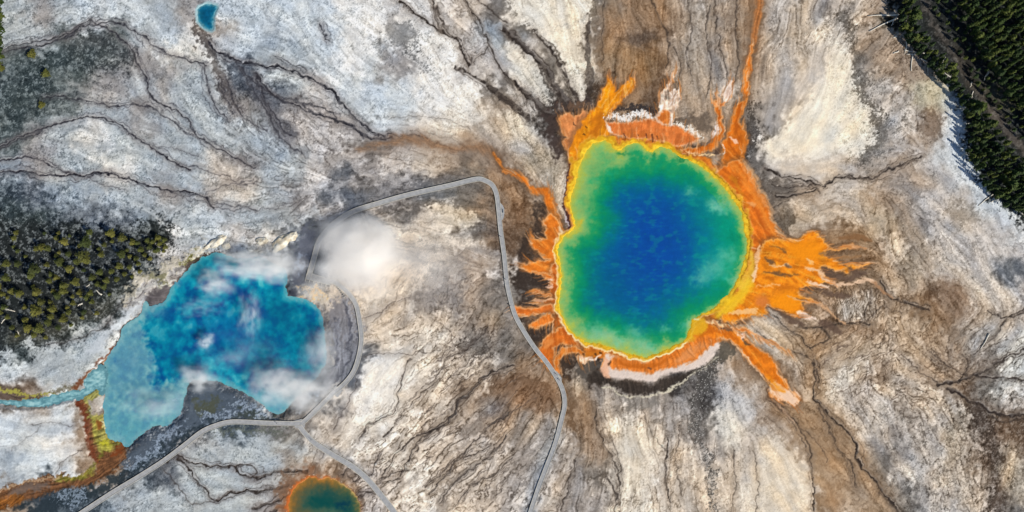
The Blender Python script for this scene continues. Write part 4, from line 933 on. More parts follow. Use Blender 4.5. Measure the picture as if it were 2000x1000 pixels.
# yellow and cream ring, at the water line
sl, d = sdf(MAIN, 60, (0, .8, .6))
ang = np.arctan2(GY[sl] - 490, GX[sl] - 1270)
AX = [-3.15, -2.75, -2.3, -1.95, -1.2, -.9, -.5, 0, .3, .55, .75, 1.0, 1.2, 1.7, 2.1, 2.4, 2.75, 3.15]
yw = np.interp(ang, AX, [4.5, 4, 12, 10, 5, 6, 10, 9, 7, 11, 7, 4, 4, 4, 4, 3.5, 3.5, 4]) * np.clip(1 + .25 * N20x[sl], .4, 1.6)
mix(sl, sstep(-yw - 3, -yw + 2, d + 1.2 * N14[sl] + .3 * N5[sl]), np.array((214, 152, 30), np.float32) * (1 + .06 * N14[sl])[..., None])
mix(sl, sstep(-yw * .45 - 2, -yw * .45 + 1.5, d + .8 * N14[sl]), np.array((232, 188, 44), np.float32) * (1 + .03 * N20x[sl] + .03 * N8x[sl])[..., None])
mix(sl, (sstep(.3, 1.8, N14[sl] + .6 * N20y[sl]) * .5) * sstep(-yw - 2, -yw + 2, d) * (d < 2), (206, 146, 18))
cream = np.interp(ang, AX, [.8, .2, .15, .1, .1, .1, .15, .1, .1, .1, .2, .9, .95, .95, .8, .9, .7, .8])
mix(sl, cream * np.exp(-((d + yw * .95 + 1 + .8 * N14[sl]) / 1.9) ** 2), (250, 226, 176))
mix(sl, np.interp(ang, AX, [0, 0, 0, 0, .2, .5, .9, .9, .5, 0, 0, 0, 0, 0, 0, 0, 0, 0]) * np.exp(-((d + yw * .62 + .8 * N14[sl]) / 1.0) ** 2) * (N5[sl] > -.6), (150, 100, 14))
poly(P("1348,648 1356,622 1375,622 1382,640 1365,652 1352,664 1340,668"), (226, 172, 30), 4, .85, V1)
poly(P("1416,592 1440,570 1462,545 1472,560 1450,590 1425,610 1395,620"), (244, 196, 34), 6, .85, V1, lic_=2)
poly(P("1440,560 1462,520 1466,490 1474,500 1470,540 1452,570"), (240, 200, 60), 4, .7, V1)
line(P("1357,620 1362,622"), [5, 4], (214, 224, 196), 2, .8, V1)

lum_ = C.mean(axis=2)
C += (.30 * (lum_ - blur(lum_, 2.6)) + .10 * (lum_ - blur(lum_, 16)))[..., None]
np.clip(C, 6, 248, out=C)
HT += 0.02 * N3
# ------------------------------------------------------------------ ground sheet
def colour_attr(me, rgb):
    """Store display colours RGB (v,3; 0-255) as linear surface colour."""
    lin = srgb_lin(rgb) / LIGHT_GAIN
    a = me.color_attributes.new('surface_colour', 'FLOAT_COLOR', 'POINT')
    buf = np.ones((len(lin), 4), np.float32); buf[:, :3] = lin
    a.data.foreach_set('color', buf.ravel())

def surface_mat(name, rough, spec, grain, bump, wave=None):
    m, nt, b = new_mat(name)
    at = nt.nodes.new('ShaderNodeAttribute'); at.attribute_name = 'surface_colour'
    tc = nt.nodes.new('ShaderNodeTexCoord')
    n1 = nt.nodes.new('ShaderNodeTexNoise'); n1.inputs['Scale'].default_value = grain[0]; n1.inputs['Detail'].default_value = 6
    nt.links.new(tc.outputs['Object'], n1.inputs['Vector'])
    mr = nt.nodes.new('ShaderNodeMapRange')
    mr.inputs[1].default_value = 0.25; mr.inputs[2].default_value = 0.75
    mr.inputs[3].default_value = 1 - grain[1]; mr.inputs[4].default_value = 1 + grain[1]
    nt.links.new(n1.outputs['Fac'], mr.inputs[0])
    mx = nt.nodes.new('ShaderNodeVectorMath'); mx.operation = 'SCALE'
    nt.links.new(at.outputs['Color'], mx.inputs[0]); nt.links.new(mr.outputs[0], mx.inputs['Scale'])
    nt.links.new(mx.outputs[0], b.inputs['Base Color'])
    bp = nt.nodes.new('ShaderNodeBump'); bp.inputs['Strength'].default_value = bump[0]; bp.inputs['Distance'].default_value = bump[1]
    n2 = nt.nodes.new('ShaderNodeTexNoise'); n2.inputs['Scale'].default_value = bump[2]; n2.inputs['Detail'].default_value = 4
    nt.links.new(tc.outputs['Object'], n2.inputs['Vector'])
    nt.links.new(n2.outputs['Fac'], bp.inputs['Height']); nt.links.new(bp.outputs['Normal'], b.inputs['Normal'])
    b.inputs['Roughness'].default_value = rough
    b.inputs['Specular IOR Level'].default_value = spec
    return m

M_GROUND = surface_mat('sinter_ground', 0.92, 0.15, (0.8, 0.07), (0.5, 0.05, 1.6))
def ext(n, d0, far):
    s = np.geomspace(d0, far, n); return np.cumsum(s)
ex = ext(26, 2.0, 400.0)
xs = np.concatenate([gx[0] - ex[::-1], gx, gx[-1] + ex]); ys = np.concatenate([gy[0] - ex[::-1], gy, gy[-1] + ex])
def mirror(v, lo, hi):
    t = np.mod(v - lo, 2 * (hi - lo)); t = np.where(t > hi - lo, 2 * (hi - lo) - t, t); return lo + t
mx_, my_ = np.meshgrid(mirror(xs, X0 + 2, X1 - 4), mirror(ys, Y0 + 2, Y1 - 4))
ci = ((mx_ - X0) / STEP + .5).astype(np.int32); cj = ((my_ - Y0) / STEP + .5).astype(np.int32)
HTb = 0.75 * HT + 0.25 * blur(HT, 2.0)
hz = HTb[cj, ci]
inner = (np.abs(np.arange(len(xs)) - len(xs) / 2 + .5) < len(gx) / 2)[None, :] & (np.abs(np.arange(len(ys)) - len(ys) / 2 + .5) < len(gy) / 2)[:, None]
hz = np.where(inner, hz, np.minimum(hz, 0.1))
gxx, gyy = np.meshgrid(wx(xs), wy(ys))
V = np.column_stack([gxx.ravel(), gyy.ravel(), hz.ravel()])
nX, nY = len(xs), len(ys)
idx = np.arange(nX * nY).reshape(nY, nX)
F = np.stack([idx[1:, :-1], idx[1:, 1:], idx[:-1, 1:], idx[:-1, :-1]], -1).reshape(-1, 4)
gm = mesh_np('ground', V, F, True)
colour_attr(gm, C[cj, ci].reshape(-1, 3))
ground = link('ground', gm, M_GROUND)
tag(ground, 'pale cracked geyser basin ground with brown runoff lines and orange mats', 'ground', kind='structure')
del V, F, idx, gxx, gyy

def gz(px, py):
    i_ = int(round((min(max(px, X0), X1) - X0) / STEP)); j_ = int(round((min(max(py, Y0), Y1) - Y0) / STEP))
    return float(HTb[min(j_, NYR - 1), min(i_, NXR - 1)])

# ------------------------------------------------------------------ water
M_WATER = surface_mat('spring_water', 0.16, 0.35, (0.25, 0.04), (0.10, 0.1, 0.8))
def stops(t, table):
    k = [q[0] for q in table]
    return np.stack([np.interp(t, k, [q[1][c] for q in table]) for c in range(3)], -1).astype(np.float32)
def blend(a, b, m):
    return a + (np.asarray(b, np.float32) - a) * np.clip(m, 0, 1)[..., None]
def gauss(sl, x, y, rx, ry=None, w=1.0):
    ry = ry or rx
    xx = GX[sl] + w * (3 * N20x[sl] + 2 * N8x[sl]); yy = GY[sl] + w * (3 * N20y[sl] + 2 * N8y[sl])
    return np.exp(-((xx - x) / rx) ** 2 - ((yy - y) / ry) ** 2)
def water(name, sl, d, rgb, level, label):
    keep = d > -4.0
    q = keep[:-1, :-1] | keep[1:, :-1] | keep[:-1, 1:] | keep[1:, 1:]
    jj, ii = np.nonzero(q)
    w_ = d.shape[1]
    f = np.stack([(jj + 1) * w_ + ii, (jj + 1) * w_ + ii + 1, jj * w_ + ii + 1, jj * w_ + ii], -1)
    used, inv = np.unique(f, return_inverse=True)
    xx = wx(GX[sl]).ravel()[used]; yy = wy(GY[sl]).ravel()[used]
    zz = np.full(len(xx), level) + 0.006 * N5[sl].ravel()[used]
    me = mesh_np(name, np.column_stack([xx, yy, zz]), inv.reshape(-1, 4), True)
    colour_attr(me, np.clip(rgb.reshape(-1, 3)[used], 4, 245))
    o = link(name, me, M_WATER)
    tag(o, label, 'hot spring', kind='structure')
    return o

HN = noise_xy(46, 13); HM = noise_xy(22, 7)
# great spring
sl, d = sdf(MAIN, 14, (0, .8, .6))
ang = np.arctan2(GY[sl] - 490, GX[sl] - 1270)
bw = np.interp(ang, [-3.15, -2.75, -2.4, -2.0, -1.7, -1.2, -.8, -.5, 0, .5, .9, 1.2, 1.6, 2.0, 2.5, 2.8, 3.15], [1.1, 1.4, 1.9, 1.3, .8, .6, .7, .9, .5, .3, .35, .4, 1.1, 1.35, 1.2, 1.1, 1.1])
dn = d + (2.2 * N14[sl] + 3.0 * N40[sl] + 1.0 * N5[sl]) * np.clip(d / 14, 0, 1)
dn = dn - (22 * sstep(400, 290, GY[sl]) + 16 * sstep(1350, 1450, GX[sl])) * sstep(12, 55, d)
t = np.where(dn < 26 * bw, dn / bw, 26 + (dn - 26 * bw))
rgb = stops(t, [(-4, (228, 186, 44)), (1.5, (206, 190, 62)), (5, (168, 188, 80)), (11, (140, 184, 102)), (18, (104, 174, 102)), (26, (34, 154, 94)), (38, (8, 140, 98)), (52, (0, 126, 114)), (68, (0, 110, 132)), (88, (4, 96, 146)), (130, (10, 80, 154))])
rgb = blend(rgb, (0, 128, 128), .75 * gauss(sl, 1385, 400, 50, 60) * (d > 30))
rgb = blend(rgb, (0, 150, 124), .8 * gauss(sl, 1425, 440, 26, 34) * sstep(10, 24, d))
rgb = blend(rgb, (0, 158, 126), .7 * gauss(sl, 1405, 515, 40, 60) * sstep(10, 24, d))
rgb = blend(rgb, (0, 134, 146), .6 * gauss(sl, 1380, 520, 40, 60) * sstep(30, 60, d))
rgb = blend(rgb, (10, 72, 158), .8 * gauss(sl, 1275, 480, 62, 85) * sstep(60, 100, d))
rgb = blend(rgb, (2, 96, 128), .5 * gauss(sl, 1190, 560, 50, 50) * sstep(40, 60, d))
rgb = blend(rgb, (20, 150, 170), .11 * sstep(.2, 2.4, HN[sl] * .8 + HM[sl] * .5) * sstep(40, 70, d))
rgb = blend(rgb, (20, 166, 128), .24 * sstep(.3, 2.0, .5 * HM[sl] + .9 * N20x[sl]) * sstep(20, 50, d))
rgb = blend(rgb, (4, 60, 118), .07 * sstep(.3, 2.2, -HN[sl] * .7 - HM[sl] * .6) * sstep(60, 90, d))
rgb = blend(rgb, (0, 118, 90), .45 * gauss(sl, 1432, 462, 6, 20) + .4 * gauss(sl, 1418, 425, 12, 5))
for a, b, r in ((1345, 377, 9), (1392, 398, 12), (1412, 408, 12), (1420, 500, 14), (1395, 525, 16), (1370, 545, 12), (1403, 402, 8), (1160, 645, 13), (1180, 656, 14), (1300, 642, 8), (1250, 672, 14), (1270, 683, 12), (1342, 632, 9), (1430, 545, 9), (1240, 650, 10), (1210, 665, 12)):
    rgb = blend(rgb, (140, 204, 172), .5 * gauss(sl, a, b, r * 1.5, r * 1.1, .9))  # pale patches, wisps of steam among them, put into the water colour
rgb *= (1 + 0.008 * HM[sl] + .01 * N14[sl] + .008 * N3[sl])[..., None]
for a, b in ((1207, 293), (1270, 297), (1326, 306)): rgb = blend(rgb, (0, 120, 70), .75 * gauss(sl, a + 5, b + 6, 9, 5))
water('hot_spring_water', sl, d, rgb, -0.22, 'great round hot spring, blue centre shading to green with a yellow rim')
# left pool
sl, d = sdf(LEFT, 14, (0, .8, .6))
t = .50 + .14 * N20x[sl] + .20 * N40[sl] + .12 * N14[sl]
rgb = stops(t, [(-.1, (0, 70, 134)), (.22, (0, 94, 146)), (.5, (0, 126, 160)), (.85, (20, 156, 180)), (1.15, (84, 186, 198))])
rgb = blend(rgb, (0, 112, 140), .5 * gauss(sl, 570, 640, 70, 60))
rgb = blend(rgb, (0, 82, 148), .6 * gauss(sl, 440, 650, 60, 40))
rgb = blend(rgb, (0, 92, 120), .45 * gauss(sl, 550, 610, 40, 40) + .5 * gauss(sl, 515, 690, 22, 26))
rgb = blend(rgb, (0, 112, 146), .5 * gauss(sl, 320, 655, 45, 45) + .5 * gauss(sl, 350, 715, 40, 30))
rgb = blend(rgb, (54, 164, 180), .7 * gauss(sl, 385, 520, 40, 40) * sstep(30, 0, d) + .4 * sstep(16, 2, d))
rgb = blend(rgb, (98, 164, 178), .7 * gauss(sl, 540, 770, 60, 26) + .6 * gauss(sl, 300, 605, 24, 20))
sl2, d2 = sdf(SHALLOW, 16, (0, 2.0, 1.5))
ds = np.full((NYR, NXR), -50, np.float32); ds[sl2] = d2
sh = stops(.5 + .25 * N20y[sl] + .15 * N14[sl], [(0, (84, 140, 166)), (.5, (102, 160, 174)), (1, (136, 184, 188))])
sh = blend(sh, (92, 162, 172), .6 * gauss(sl, 245, 840, 50, 30)); sh = blend(sh, (84, 138, 166), .6 * gauss(sl, 245, 710, 40, 50))
rgb = blend(rgb, sh, sstep(-12, 9, ds[sl] + 3 * N14[sl]) * .94)
rgb = blend(rgb, (134, 170, 184), .75 * gauss(sl, 560, 785, 62, 34) + .5 * gauss(sl, 625, 715, 22, 40))
rgb = blend(rgb, (150, 182, 184), .5 * sstep(9, 0, d + 2 * N14[sl]))
rgb *= (1 + .015 * N5[sl] + .01 * N3[sl])[..., None]
water('hot_spring_water', sl, d, rgb, -2.15, 'deep blue steaming pool with a pale shallow shelf on its left')
sl, d = sdf(SMALL, 10, (0, .5, .5))
water('hot_spring_water', sl, d, stops(d + .6 * N5[sl], [(-2, (138, 176, 184)), (2, (86, 146, 162)), (5, (16, 104, 136)), (12, (6, 86, 122))]) * (1 + .06 * N8x[sl])[..., None], -0.42, 'small crescent shaped teal pool near the top edge')
sl, d = sdf(AMBER, 10, (0, 1, 1))
rgb = stops(d + 1.5 * N14[sl], [(-3, (190, 130, 60)), (3, (150, 108, 46)), (12, (108, 94, 56)), (28, (66, 88, 70)), (42, (14, 76, 70)), (58, (0, 66, 66))])
e_ = sstep(640, 690, GX[sl])
rgb = blend(rgb, stops(d + 1.5 * N14[sl], [(-3, (190, 170, 100)), (2, (104, 104, 62)), (9, (56, 88, 66)), (24, (14, 74, 70)), (50, (0, 64, 68))]), e_)
rgb = blend(rgb, (0, 50, 74), .8 * gauss(sl, 672, 986, 13, 9)); rgb = blend(rgb, (70, 104, 84), .6 * gauss(sl, 640, 1000, 24, 8)); rgb = blend(rgb, (2, 68, 70), .5 * gauss(sl, 640, 965, 24, 16))
water('hot_spring_water', sl, d, rgb, -0.35, 'dark teal pool with an orange left rim at the bottom edge')
sl, d = sdf(CYAN, 8, (0, .8, .8))
rgb = stops(.45 + .2 * HM[sl] + .15 * N8x[sl] + .12 * LM[sl] - .5 * sstep(3, 0, d), [(0, (92, 140, 150)), (.5, (128, 178, 186)), (1, (166, 206, 208))])
water('runoff_water', sl, d, rgb, -0.38, 'pale cyan runoff stream leaving the blue pool to the left edge')

# ------------------------------------------------------------------ plain materials
def noise_mat(name, c1, c2, scale, rough=.85, bump=.3, spec=.2, obj=True):
    m, nt, b = new_mat(name)
    tc = nt.nodes.new('ShaderNodeTexCoord'); n = nt.nodes.new('ShaderNodeTexNoise')
    n.inputs['Scale'].default_value = scale; n.inputs['Detail'].default_value = 5
    oi = nt.nodes.new('ShaderNodeObjectInfo')
    ad = nt.nodes.new('ShaderNodeVectorMath'); ad.operation = 'ADD'
    cx = nt.nodes.new('ShaderNodeCombineXYZ')
    for k in range(3): nt.links.new(oi.outputs['Random'], cx.inputs[k])
    sc = nt.nodes.new('ShaderNodeVectorMath'); sc.operation = 'SCALE'; sc.inputs['Scale'].default_value = 50
    nt.links.new(cx.outputs[0], sc.inputs[0]); nt.links.new(tc.outputs['Object'], ad.inputs[0]); nt.links.new(sc.outputs[0], ad.inputs[1])
    nt.links.new(ad.outputs[0], n.inputs['Vector'])
    r = nt.nodes.new('ShaderNodeValToRGB')
    r.color_ramp.elements[0].position = .32; r.color_ramp.elements[1].position = .68
    r.color_ramp.elements[0].color = (*c1, 1); r.color_ramp.elements[1].color = (*c2, 1)
    nt.links.new(n.outputs['Fac'], r.inputs['Fac']); nt.links.new(r.outputs['Color'], b.inputs['Base Color'])
    if bump:
        bp = nt.nodes.new('ShaderNodeBump'); bp.inputs['Strength'].default_value = bump; bp.inputs['Distance'].default_value = .1
        nt.links.new(n.outputs['Fac'], bp.inputs['Height']); nt.links.new(bp.outputs['Normal'], b.inputs['Normal'])
    b.inputs['Roughness'].default_value = rough; b.inputs['Specular IOR Level'].default_value = spec
    return m
def leaf_mat(name, cols):
    """Foliage; each tree takes its own tint between the given colours."""
    m, nt, b = new_mat(name)
    oi = nt.nodes.new('ShaderNodeObjectInfo'); r = nt.nodes.new('ShaderNodeValToRGB')
    el = r.color_ramp.elements
    while len(el) < len(cols): el.new(0.5)
    for k, c in enumerate(cols):
        el[k].position = k / (len(cols) - 1); el[k].color = (*c, 1)
    nt.links.new(oi.outputs['Random'], r.inputs['Fac'])
    g = nt.nodes.new('ShaderNodeNewGeometry')
    mr = nt.nodes.new('ShaderNodeMapRange'); mr.inputs[3].default_value = .6; mr.inputs[4].default_value = 1.4
    nt.links.new(g.outputs['Random Per Island'], mr.inputs[0])
    s = nt.nodes.new('ShaderNodeVectorMath'); s.operation = 'SCALE'
    nt.links.new(r.outputs['Color'], s.inputs[0]); nt.links.new(mr.outputs[0], s.inputs['Scale'])
    nt.links.new(s.outputs[0], b.inputs['Base Color'])
    b.inputs['Roughness'].default_value = .7; b.inputs['Specular IOR Level'].default_value = .2
    return m
M_DECK = noise_mat('weathered_boards', (.26, .26, .255), (.35, .345, .335), .6, .85, .1)
M_RAIL = noise_mat('pale_kerb_boards', (.42, .39, .33), (.54, .51, .43), .8, .8, .1)
M_LOG = noise_mat('bleached_wood', (.56, .50, .40), (.74, .69, .58), 3.0, .85, .4)
M_BARK = noise_mat('bark', (.09, .07, .05), (.17, .14, .11), 3.0, .9, .4)
M_ROCK = noise_mat('crusted_rock', (.40, .33, .22), (.74, .69, .57), .35, .95, .6)
M_CONIFER = leaf_mat('conifer_needles', [(.016, .033, .009), (.038, .062, .011), (.078, .094, .016), (.026, .046, .012)])
M_PINE = leaf_mat('young_pine_needles', [(.040, .055, .014), (.12, .115, .022), (.07, .085, .020), (.16, .145, .028), (.05, .06, .016)])
M_SHRUB = leaf_mat('shrub_leaves', [(.16, .17, .03), (.22, .19, .04)])

# ------------------------------------------------------------------ boardwalk
def ribbon(pts, w, z0, z1, n=5):
    """Closed band of constant thickness along a line of photograph points; w in metres."""
    S = smooth_line(pts, False, n)
    S = np.column_stack([wx(S[:, 0]), wy(S[:, 1])])
    W = np.interp(np.linspace(0, 1, len(S)), np.linspace(0, 1, len(np.atleast_1d(w))), np.atleast_1d(w)) if np.ndim(w) else np.full(len(S), w)
    T = np.gradient(S, axis=0); T /= np.linalg.norm(T, axis=1)[:, None] + 1e-9
    N = np.column_stack([-T[:, 1], T[:, 0]])
    return S, N, W
def band_bm(bm, S, N, a, b, z0, z1):
    """Box section from offset a to offset b (arrays) across the line."""
    rows = []
    for p, nrm, aa, bb in zip(S, N, a, b):
        q = [p + nrm * aa, p + nrm * bb]
        rows.append([bm.verts.new((q[0][0], q[0][1], z0)), bm.verts.new((q[1][0], q[1][1], z0)), bm.verts.new((q[1][0], q[1][1], z1)), bm.verts.new((q[0][0], q[0][1], z1))])
    for r, s in zip(rows[:-1], rows[1:]):
        for k in range(4):
            bm.faces.new((r[k], r[(k + 1) % 4], s[(k + 1) % 4], s[k]))
    bm.faces.new(rows[0][::-1]); bm.faces.new(rows[-1])
def bm_obj(name, bm, mat, parent=None, smooth=False):
    bmesh.ops.recalc_face_normals(bm, faces=bm.faces[:])
    me = bpy.data.meshes.new(name); bm.to_mesh(me); bm.free()
    if smooth:
        for p in me.polygons: p.use_smooth = True
    return link(name, me, mat, parent)
def slab(name, pts, z0, z1, mat, parent):
    bm = bmesh.new()
    Q = [(wx(a), wy(b)) for a, b in pts]
    lo = [bm.verts.new((x, y, z0)) for x, y in Q]; hi = [bm.verts.new((x, y, z1)) for x, y in Q]
    bm.faces.new(lo[::-1]); bm.faces.new(hi)
    for k in range(len(Q)): bm.faces.new((lo[k], lo[(k + 1) % len(Q)], hi[(k + 1) % len(Q)], hi[k]))
    return bm_obj(name, bm, mat, parent)
def box(bm, x, y, z, sx, sy, sz, rz=0.0):
    M = Matrix.Translation((x, y, z)) @ Matrix.Rotation(rz, 4, 'Z') @ Matrix.Diagonal((sx, sy, sz, 1))
    bmesh.ops.create_cube(bm, size=1.0, matrix=M)

walk = empty('boardwalk', (wx(584), wy(828), 0))
walk['label'] = 'long grey boardwalk winding between the two large hot springs'
walk['category'] = 'boardwalk'
walk.location = (0, 0, 0)
DZ = 0.46
PATHS = [
 (P("1010,1090 1018,1056 1027,1028 1036,1000 1052,952 1068,910 1085,865 1098,815 1103,790 1100,765 1090,742 1068,708 1045,680 1022,645 1006,615 996,580 990,550 985,500 978,450 974,410 970,380 962,362 948,353 930,350 880,362 800,380 740,397 690,413 655,435 635,455 622,475 612,510 603,540"), [2.5, 2.5, 2.5, 2.5, 2.5, 2.5, 2.6, 2.8, 2.9, 3.0]),
 (P("646,549 655,552 664,558 681,573 696,596 703,630 706,665 700,700 690,727 672,750 650,769 620,799 600,818 590,826"), 2.6),
 (P("590,827 560,827 520,826 480,824 450,824 425,830 395,843 360,870 320,900 270,932 220,962 165,998 130,1020 90,1042 50,1062"), 2.7),
 (P("585,832 596,846 615,865 650,888 690,912 720,938 745,968 770,1000 790,1030 808,1060 822,1090"), [2.8, 3.0, 3.2, 3.4, 3.4]),
]
for k, (pts, w) in enumerate(PATHS):
    S, N, W = ribbon(pts, w, 0, 0, 5)
    z = DZ - 0.006 * k
    bm = bmesh.new(); band_bm(bm, S, N, -W / 2, W / 2, z - .14, z); bm_obj('deck', bm, M_DECK, walk)
    for s in (-1, 1):
        bm = bmesh.new()
        a, b = s * (W / 2 - .02), s * (W / 2 - .24)
        band_bm(bm, S, N, np.minimum(a, b), np.maximum(a, b), z + .004, z + .17); bm_obj('kerb_rail', bm, M_RAIL, walk)
    bm = bmesh.new()
    L_ = np.concatenate([[0], np.cumsum(np.linalg.norm(np.diff(S, axis=0), axis=1))])
    for q in np.arange(1.5, L_[-1], 4.0):
        x = np.interp(q, L_, S[:, 0]); y = np.interp(q, L_, S[:, 1]); nx_ = np.interp(q, L_, N[:, 0]); ny_ = np.interp(q, L_, N[:, 1])
        for s in (-1, 1): box(bm, x + nx_ * s * 1.15, y + ny_ * s * 1.15, (z - .15) / 2 - .6, .16, .16, z + 1.05)
    o = bm_obj('support_post', bm, M_BARK, walk); o['kind'] = 'stuff'
# viewing platforms
o = slab('viewing_platform', P("597,544 602,530 616,536 648,546 645,557"), DZ - .15, DZ + .012, M_DECK, walk)
for a, b in (((597, 544.6), (645, 557)), ((597, 544), (604, 526)), ((617, 537), (648, 546.4))):
    S, N, W = ribbon([a, ((a[0] + b[0]) / 2, (a[1] + b[1]) / 2), b], .22, 0, 0, 2)
    bm = bmesh.new(); band_bm(bm, S, N, -W / 2, W / 2, DZ + .016, DZ + .20); bm_obj('kerb_rail', bm, M_RAIL, walk)
for k in range(7):
    bm = bmesh.new(); a, b = 597 + 48 * k / 6, 545 + 12.6 * k / 6
    box(bm, wx(a - .4), wy(b + 2), .2, .24, 1.2, 1.5, -.26); bm_obj('post', bm, M_RAIL, walk)
for k in range(6):
    bm = bmesh.new(); a, b = 662 + 14 * k / 5, 560 + 18 * k / 5
    box(bm, wx(a - 2.4), wy(b + 1.5), .2, 1.1, .22, 1.4, .6); bm_obj('post', bm, M_RAIL, walk)
slab('viewing_platform', P("977,396 982,401 985,408 985,418 983,427 979,432 976,425"), DZ - .15, DZ + .010, M_DECK, walk)
slab('viewing_platform', P("1079,724 1084,723 1091,729 1097,738 1097,748 1092,748 1082,733"), DZ - .15, DZ + .010, M_DECK, walk)
slab('viewing_platform', P("646,766 656,753 670,762 660,776"), DZ - .15, DZ + .010, M_DECK, walk)
slab('viewing_platform', P("678,912 690,918 706,926 698,912 684,906"), DZ - .15, DZ + .010, M_DECK, walk)
slab('viewing_platform', P("574,822 590,818 597,826 594,838 584,838 576,834"), DZ - .15, DZ + .014, M_DECK, walk)
def bench(px, py, rz, label):
    b = empty('bench', (wx(px), wy(py), DZ + .01), rz); b['label'] = label; b['category'] = 'bench'; b['group'] = 'benches on the boardwalk'
    bm = bmesh.new(); box(bm, 0, 0, .45, 1.9, .42, .06); bm_obj('seat', bm, M_RAIL, b)
    bm = bmesh.new(); box(bm, 0, .24, .75, 1.9, .05, .35); bm_obj('backrest', bm, M_RAIL, b)
    for s in (-1, 1):
        bm = bmesh.new(); box(bm, s * .75, 0, .21, .1, .4, .42); bm_obj('leg', bm, M_RAIL, b)
bench(982.5, 413, math.radians(-86), 'wooden bench in the curved bay beside the upper bend')
bench(1091.5, 735, math.radians(-40), 'wooden bench in the bay below the orange fingers')

# ------------------------------------------------------------------ people
def person_mesh(kind):
    me = bpy.data.meshes.new('person')
    J = [(0, 0, .95, .15), (0, 0, 1.2, .15), (0, 0, 1.42, .17), (0, 0, 1.53, .06), (0, .01, 1.66, .105), (0, .01, 1.74, .07),
         (.20, 0, 1.40, .065), (.27, .03, 1.13, .048), (.26, .14, .92, .036), (.26, .20, .86, .03),
         (-.20, 0, 1.40, .065), (-.27, .02, 1.13, .048), (-.27, .10, .90, .036), (-.27, .14, .83, .03),
         (.10, 0, .88, .095), (.11, .03, .5, .065), (.12, -.02, .09, .045), (.13, .12, .03, .04),
         (-.10, 0, .88, .095), (-.11, .05, .5, .065), (-.12, .06, .09, .045), (-.13, .2, .03, .04)]
    E = [(0, 1), (1, 2), (2, 3), (3, 4), (4, 5), (2, 6), (6, 7), (7, 8), (8, 9), (2, 10), (10, 11), (11, 12), (12, 13), (0, 14), (14, 15), (15, 16), (16, 17), (0, 18), (18, 19), (19, 20), (20, 21)]
    me.from_pydata([j[:3] for j in J], E, [])
    o = bpy.data.objects.new('person', me); COL.objects.link(o)
    o.modifiers.new('skin', 'SKIN')
    for v, j in zip(me.skin_vertices[0].data, J): v.radius = (j[3], j[3])
    me.skin_vertices[0].data[0].use_root = True
    s = o.modifiers.new('sub', 'SUBSURF'); s.levels = s.render_levels = 1
    dg = bpy.context.evaluated_depsgraph_get()
    out = bpy.data.meshes.new_from_object(o.evaluated_get(dg))
    bpy.data.objects.remove(o, do_unlink=True)
    for p in out.polygons: p.use_smooth = True
    return out
body = person_mesh('standing')
hair_bm = bmesh.new(); bmesh.ops.create_uvsphere(hair_bm, u_segments=10, v_segments=6, radius=.125, matrix=Matrix.Translation((0, -.005, 1.70)) @ Matrix.Diagonal((.9, 1, .85, 1)))
hair_me = bpy.data.meshes.new('hair'); hair_bm.to_mesh(hair_me); hair_bm.free()
M_HAIR = noise_mat('dark_hair', (.02, .015, .01), (.05, .035, .025), 8, .6, 0); hair_me.materials.append(M_HAIR)
def clothes(c): 
    m, nt, b = new_mat('clothing')
    tc = nt.nodes.new('ShaderNodeTexCoord'); sp_ = nt.nodes.new('ShaderNodeSeparateXYZ'); nt.links.new(tc.outputs['Object'], sp_.inputs[0])
    r = nt.nodes.new('ShaderNodeValToRGB'); r.color_ramp.interpolation = 'CONSTANT'
    el = r.color_ramp.elements; el[0].color = (.05, .05, .06, 1); el[1].position = .52; el[1].color = (*c, 1)
    e = el.new(.84); e.color = (.45, .28, .20, 1)
    mr = nt.nodes.new('ShaderNodeMath'); mr.operation = 'DIVIDE'; mr.inputs[1].default_value = 1.8
    nt.links.new(sp_.outputs['Z'], mr.inputs[0]); nt.links.new(mr.outputs[0], r.inputs['Fac']); nt.links.new(r.outputs['Color'], b.inputs['Base Color'])
    b.inputs['Roughness'].default_value = .8
    return m
for px, py, rz, c, lab in ((979, 463, .4, (.55, .5, .48), 'person in a pale top standing on the upper straight boardwalk'), (988.5, 546, 2.0, (.6, .58, .55), 'person in a pale top walking beside the dark mats left of the spring'),
                           (997, 597, 1.0, (.7, .7, .7), 'person in a white top where the big orange finger meets the boardwalk'), (1087, 731, -1.0, (.6, .6, .62), 'person in a light top standing at the bench bay below the fingers'),
                           (1093, 742, -1.8, (.12, .12, .14), 'person in dark clothes standing at the bench bay below the fingers'), (541, 826, 0.5, (.05, .05, .06), 'person in dark clothes on the boardwalk below the blue pool'),
                           (608.5, 858, 2.2, (.06, .06, .08), 'person in dark clothes just below the boardwalk junction')):
    me = body.copy(); me.materials.clear(); me.materials.append(clothes(c))
    o = link('person', me); o.location = (wx(px), wy(py), DZ + .012); o.rotation_euler = (0, 0, rz)
    tag(o, lab, 'person', 'people on the boardwalk')
    link('hair', hair_me, None, o)
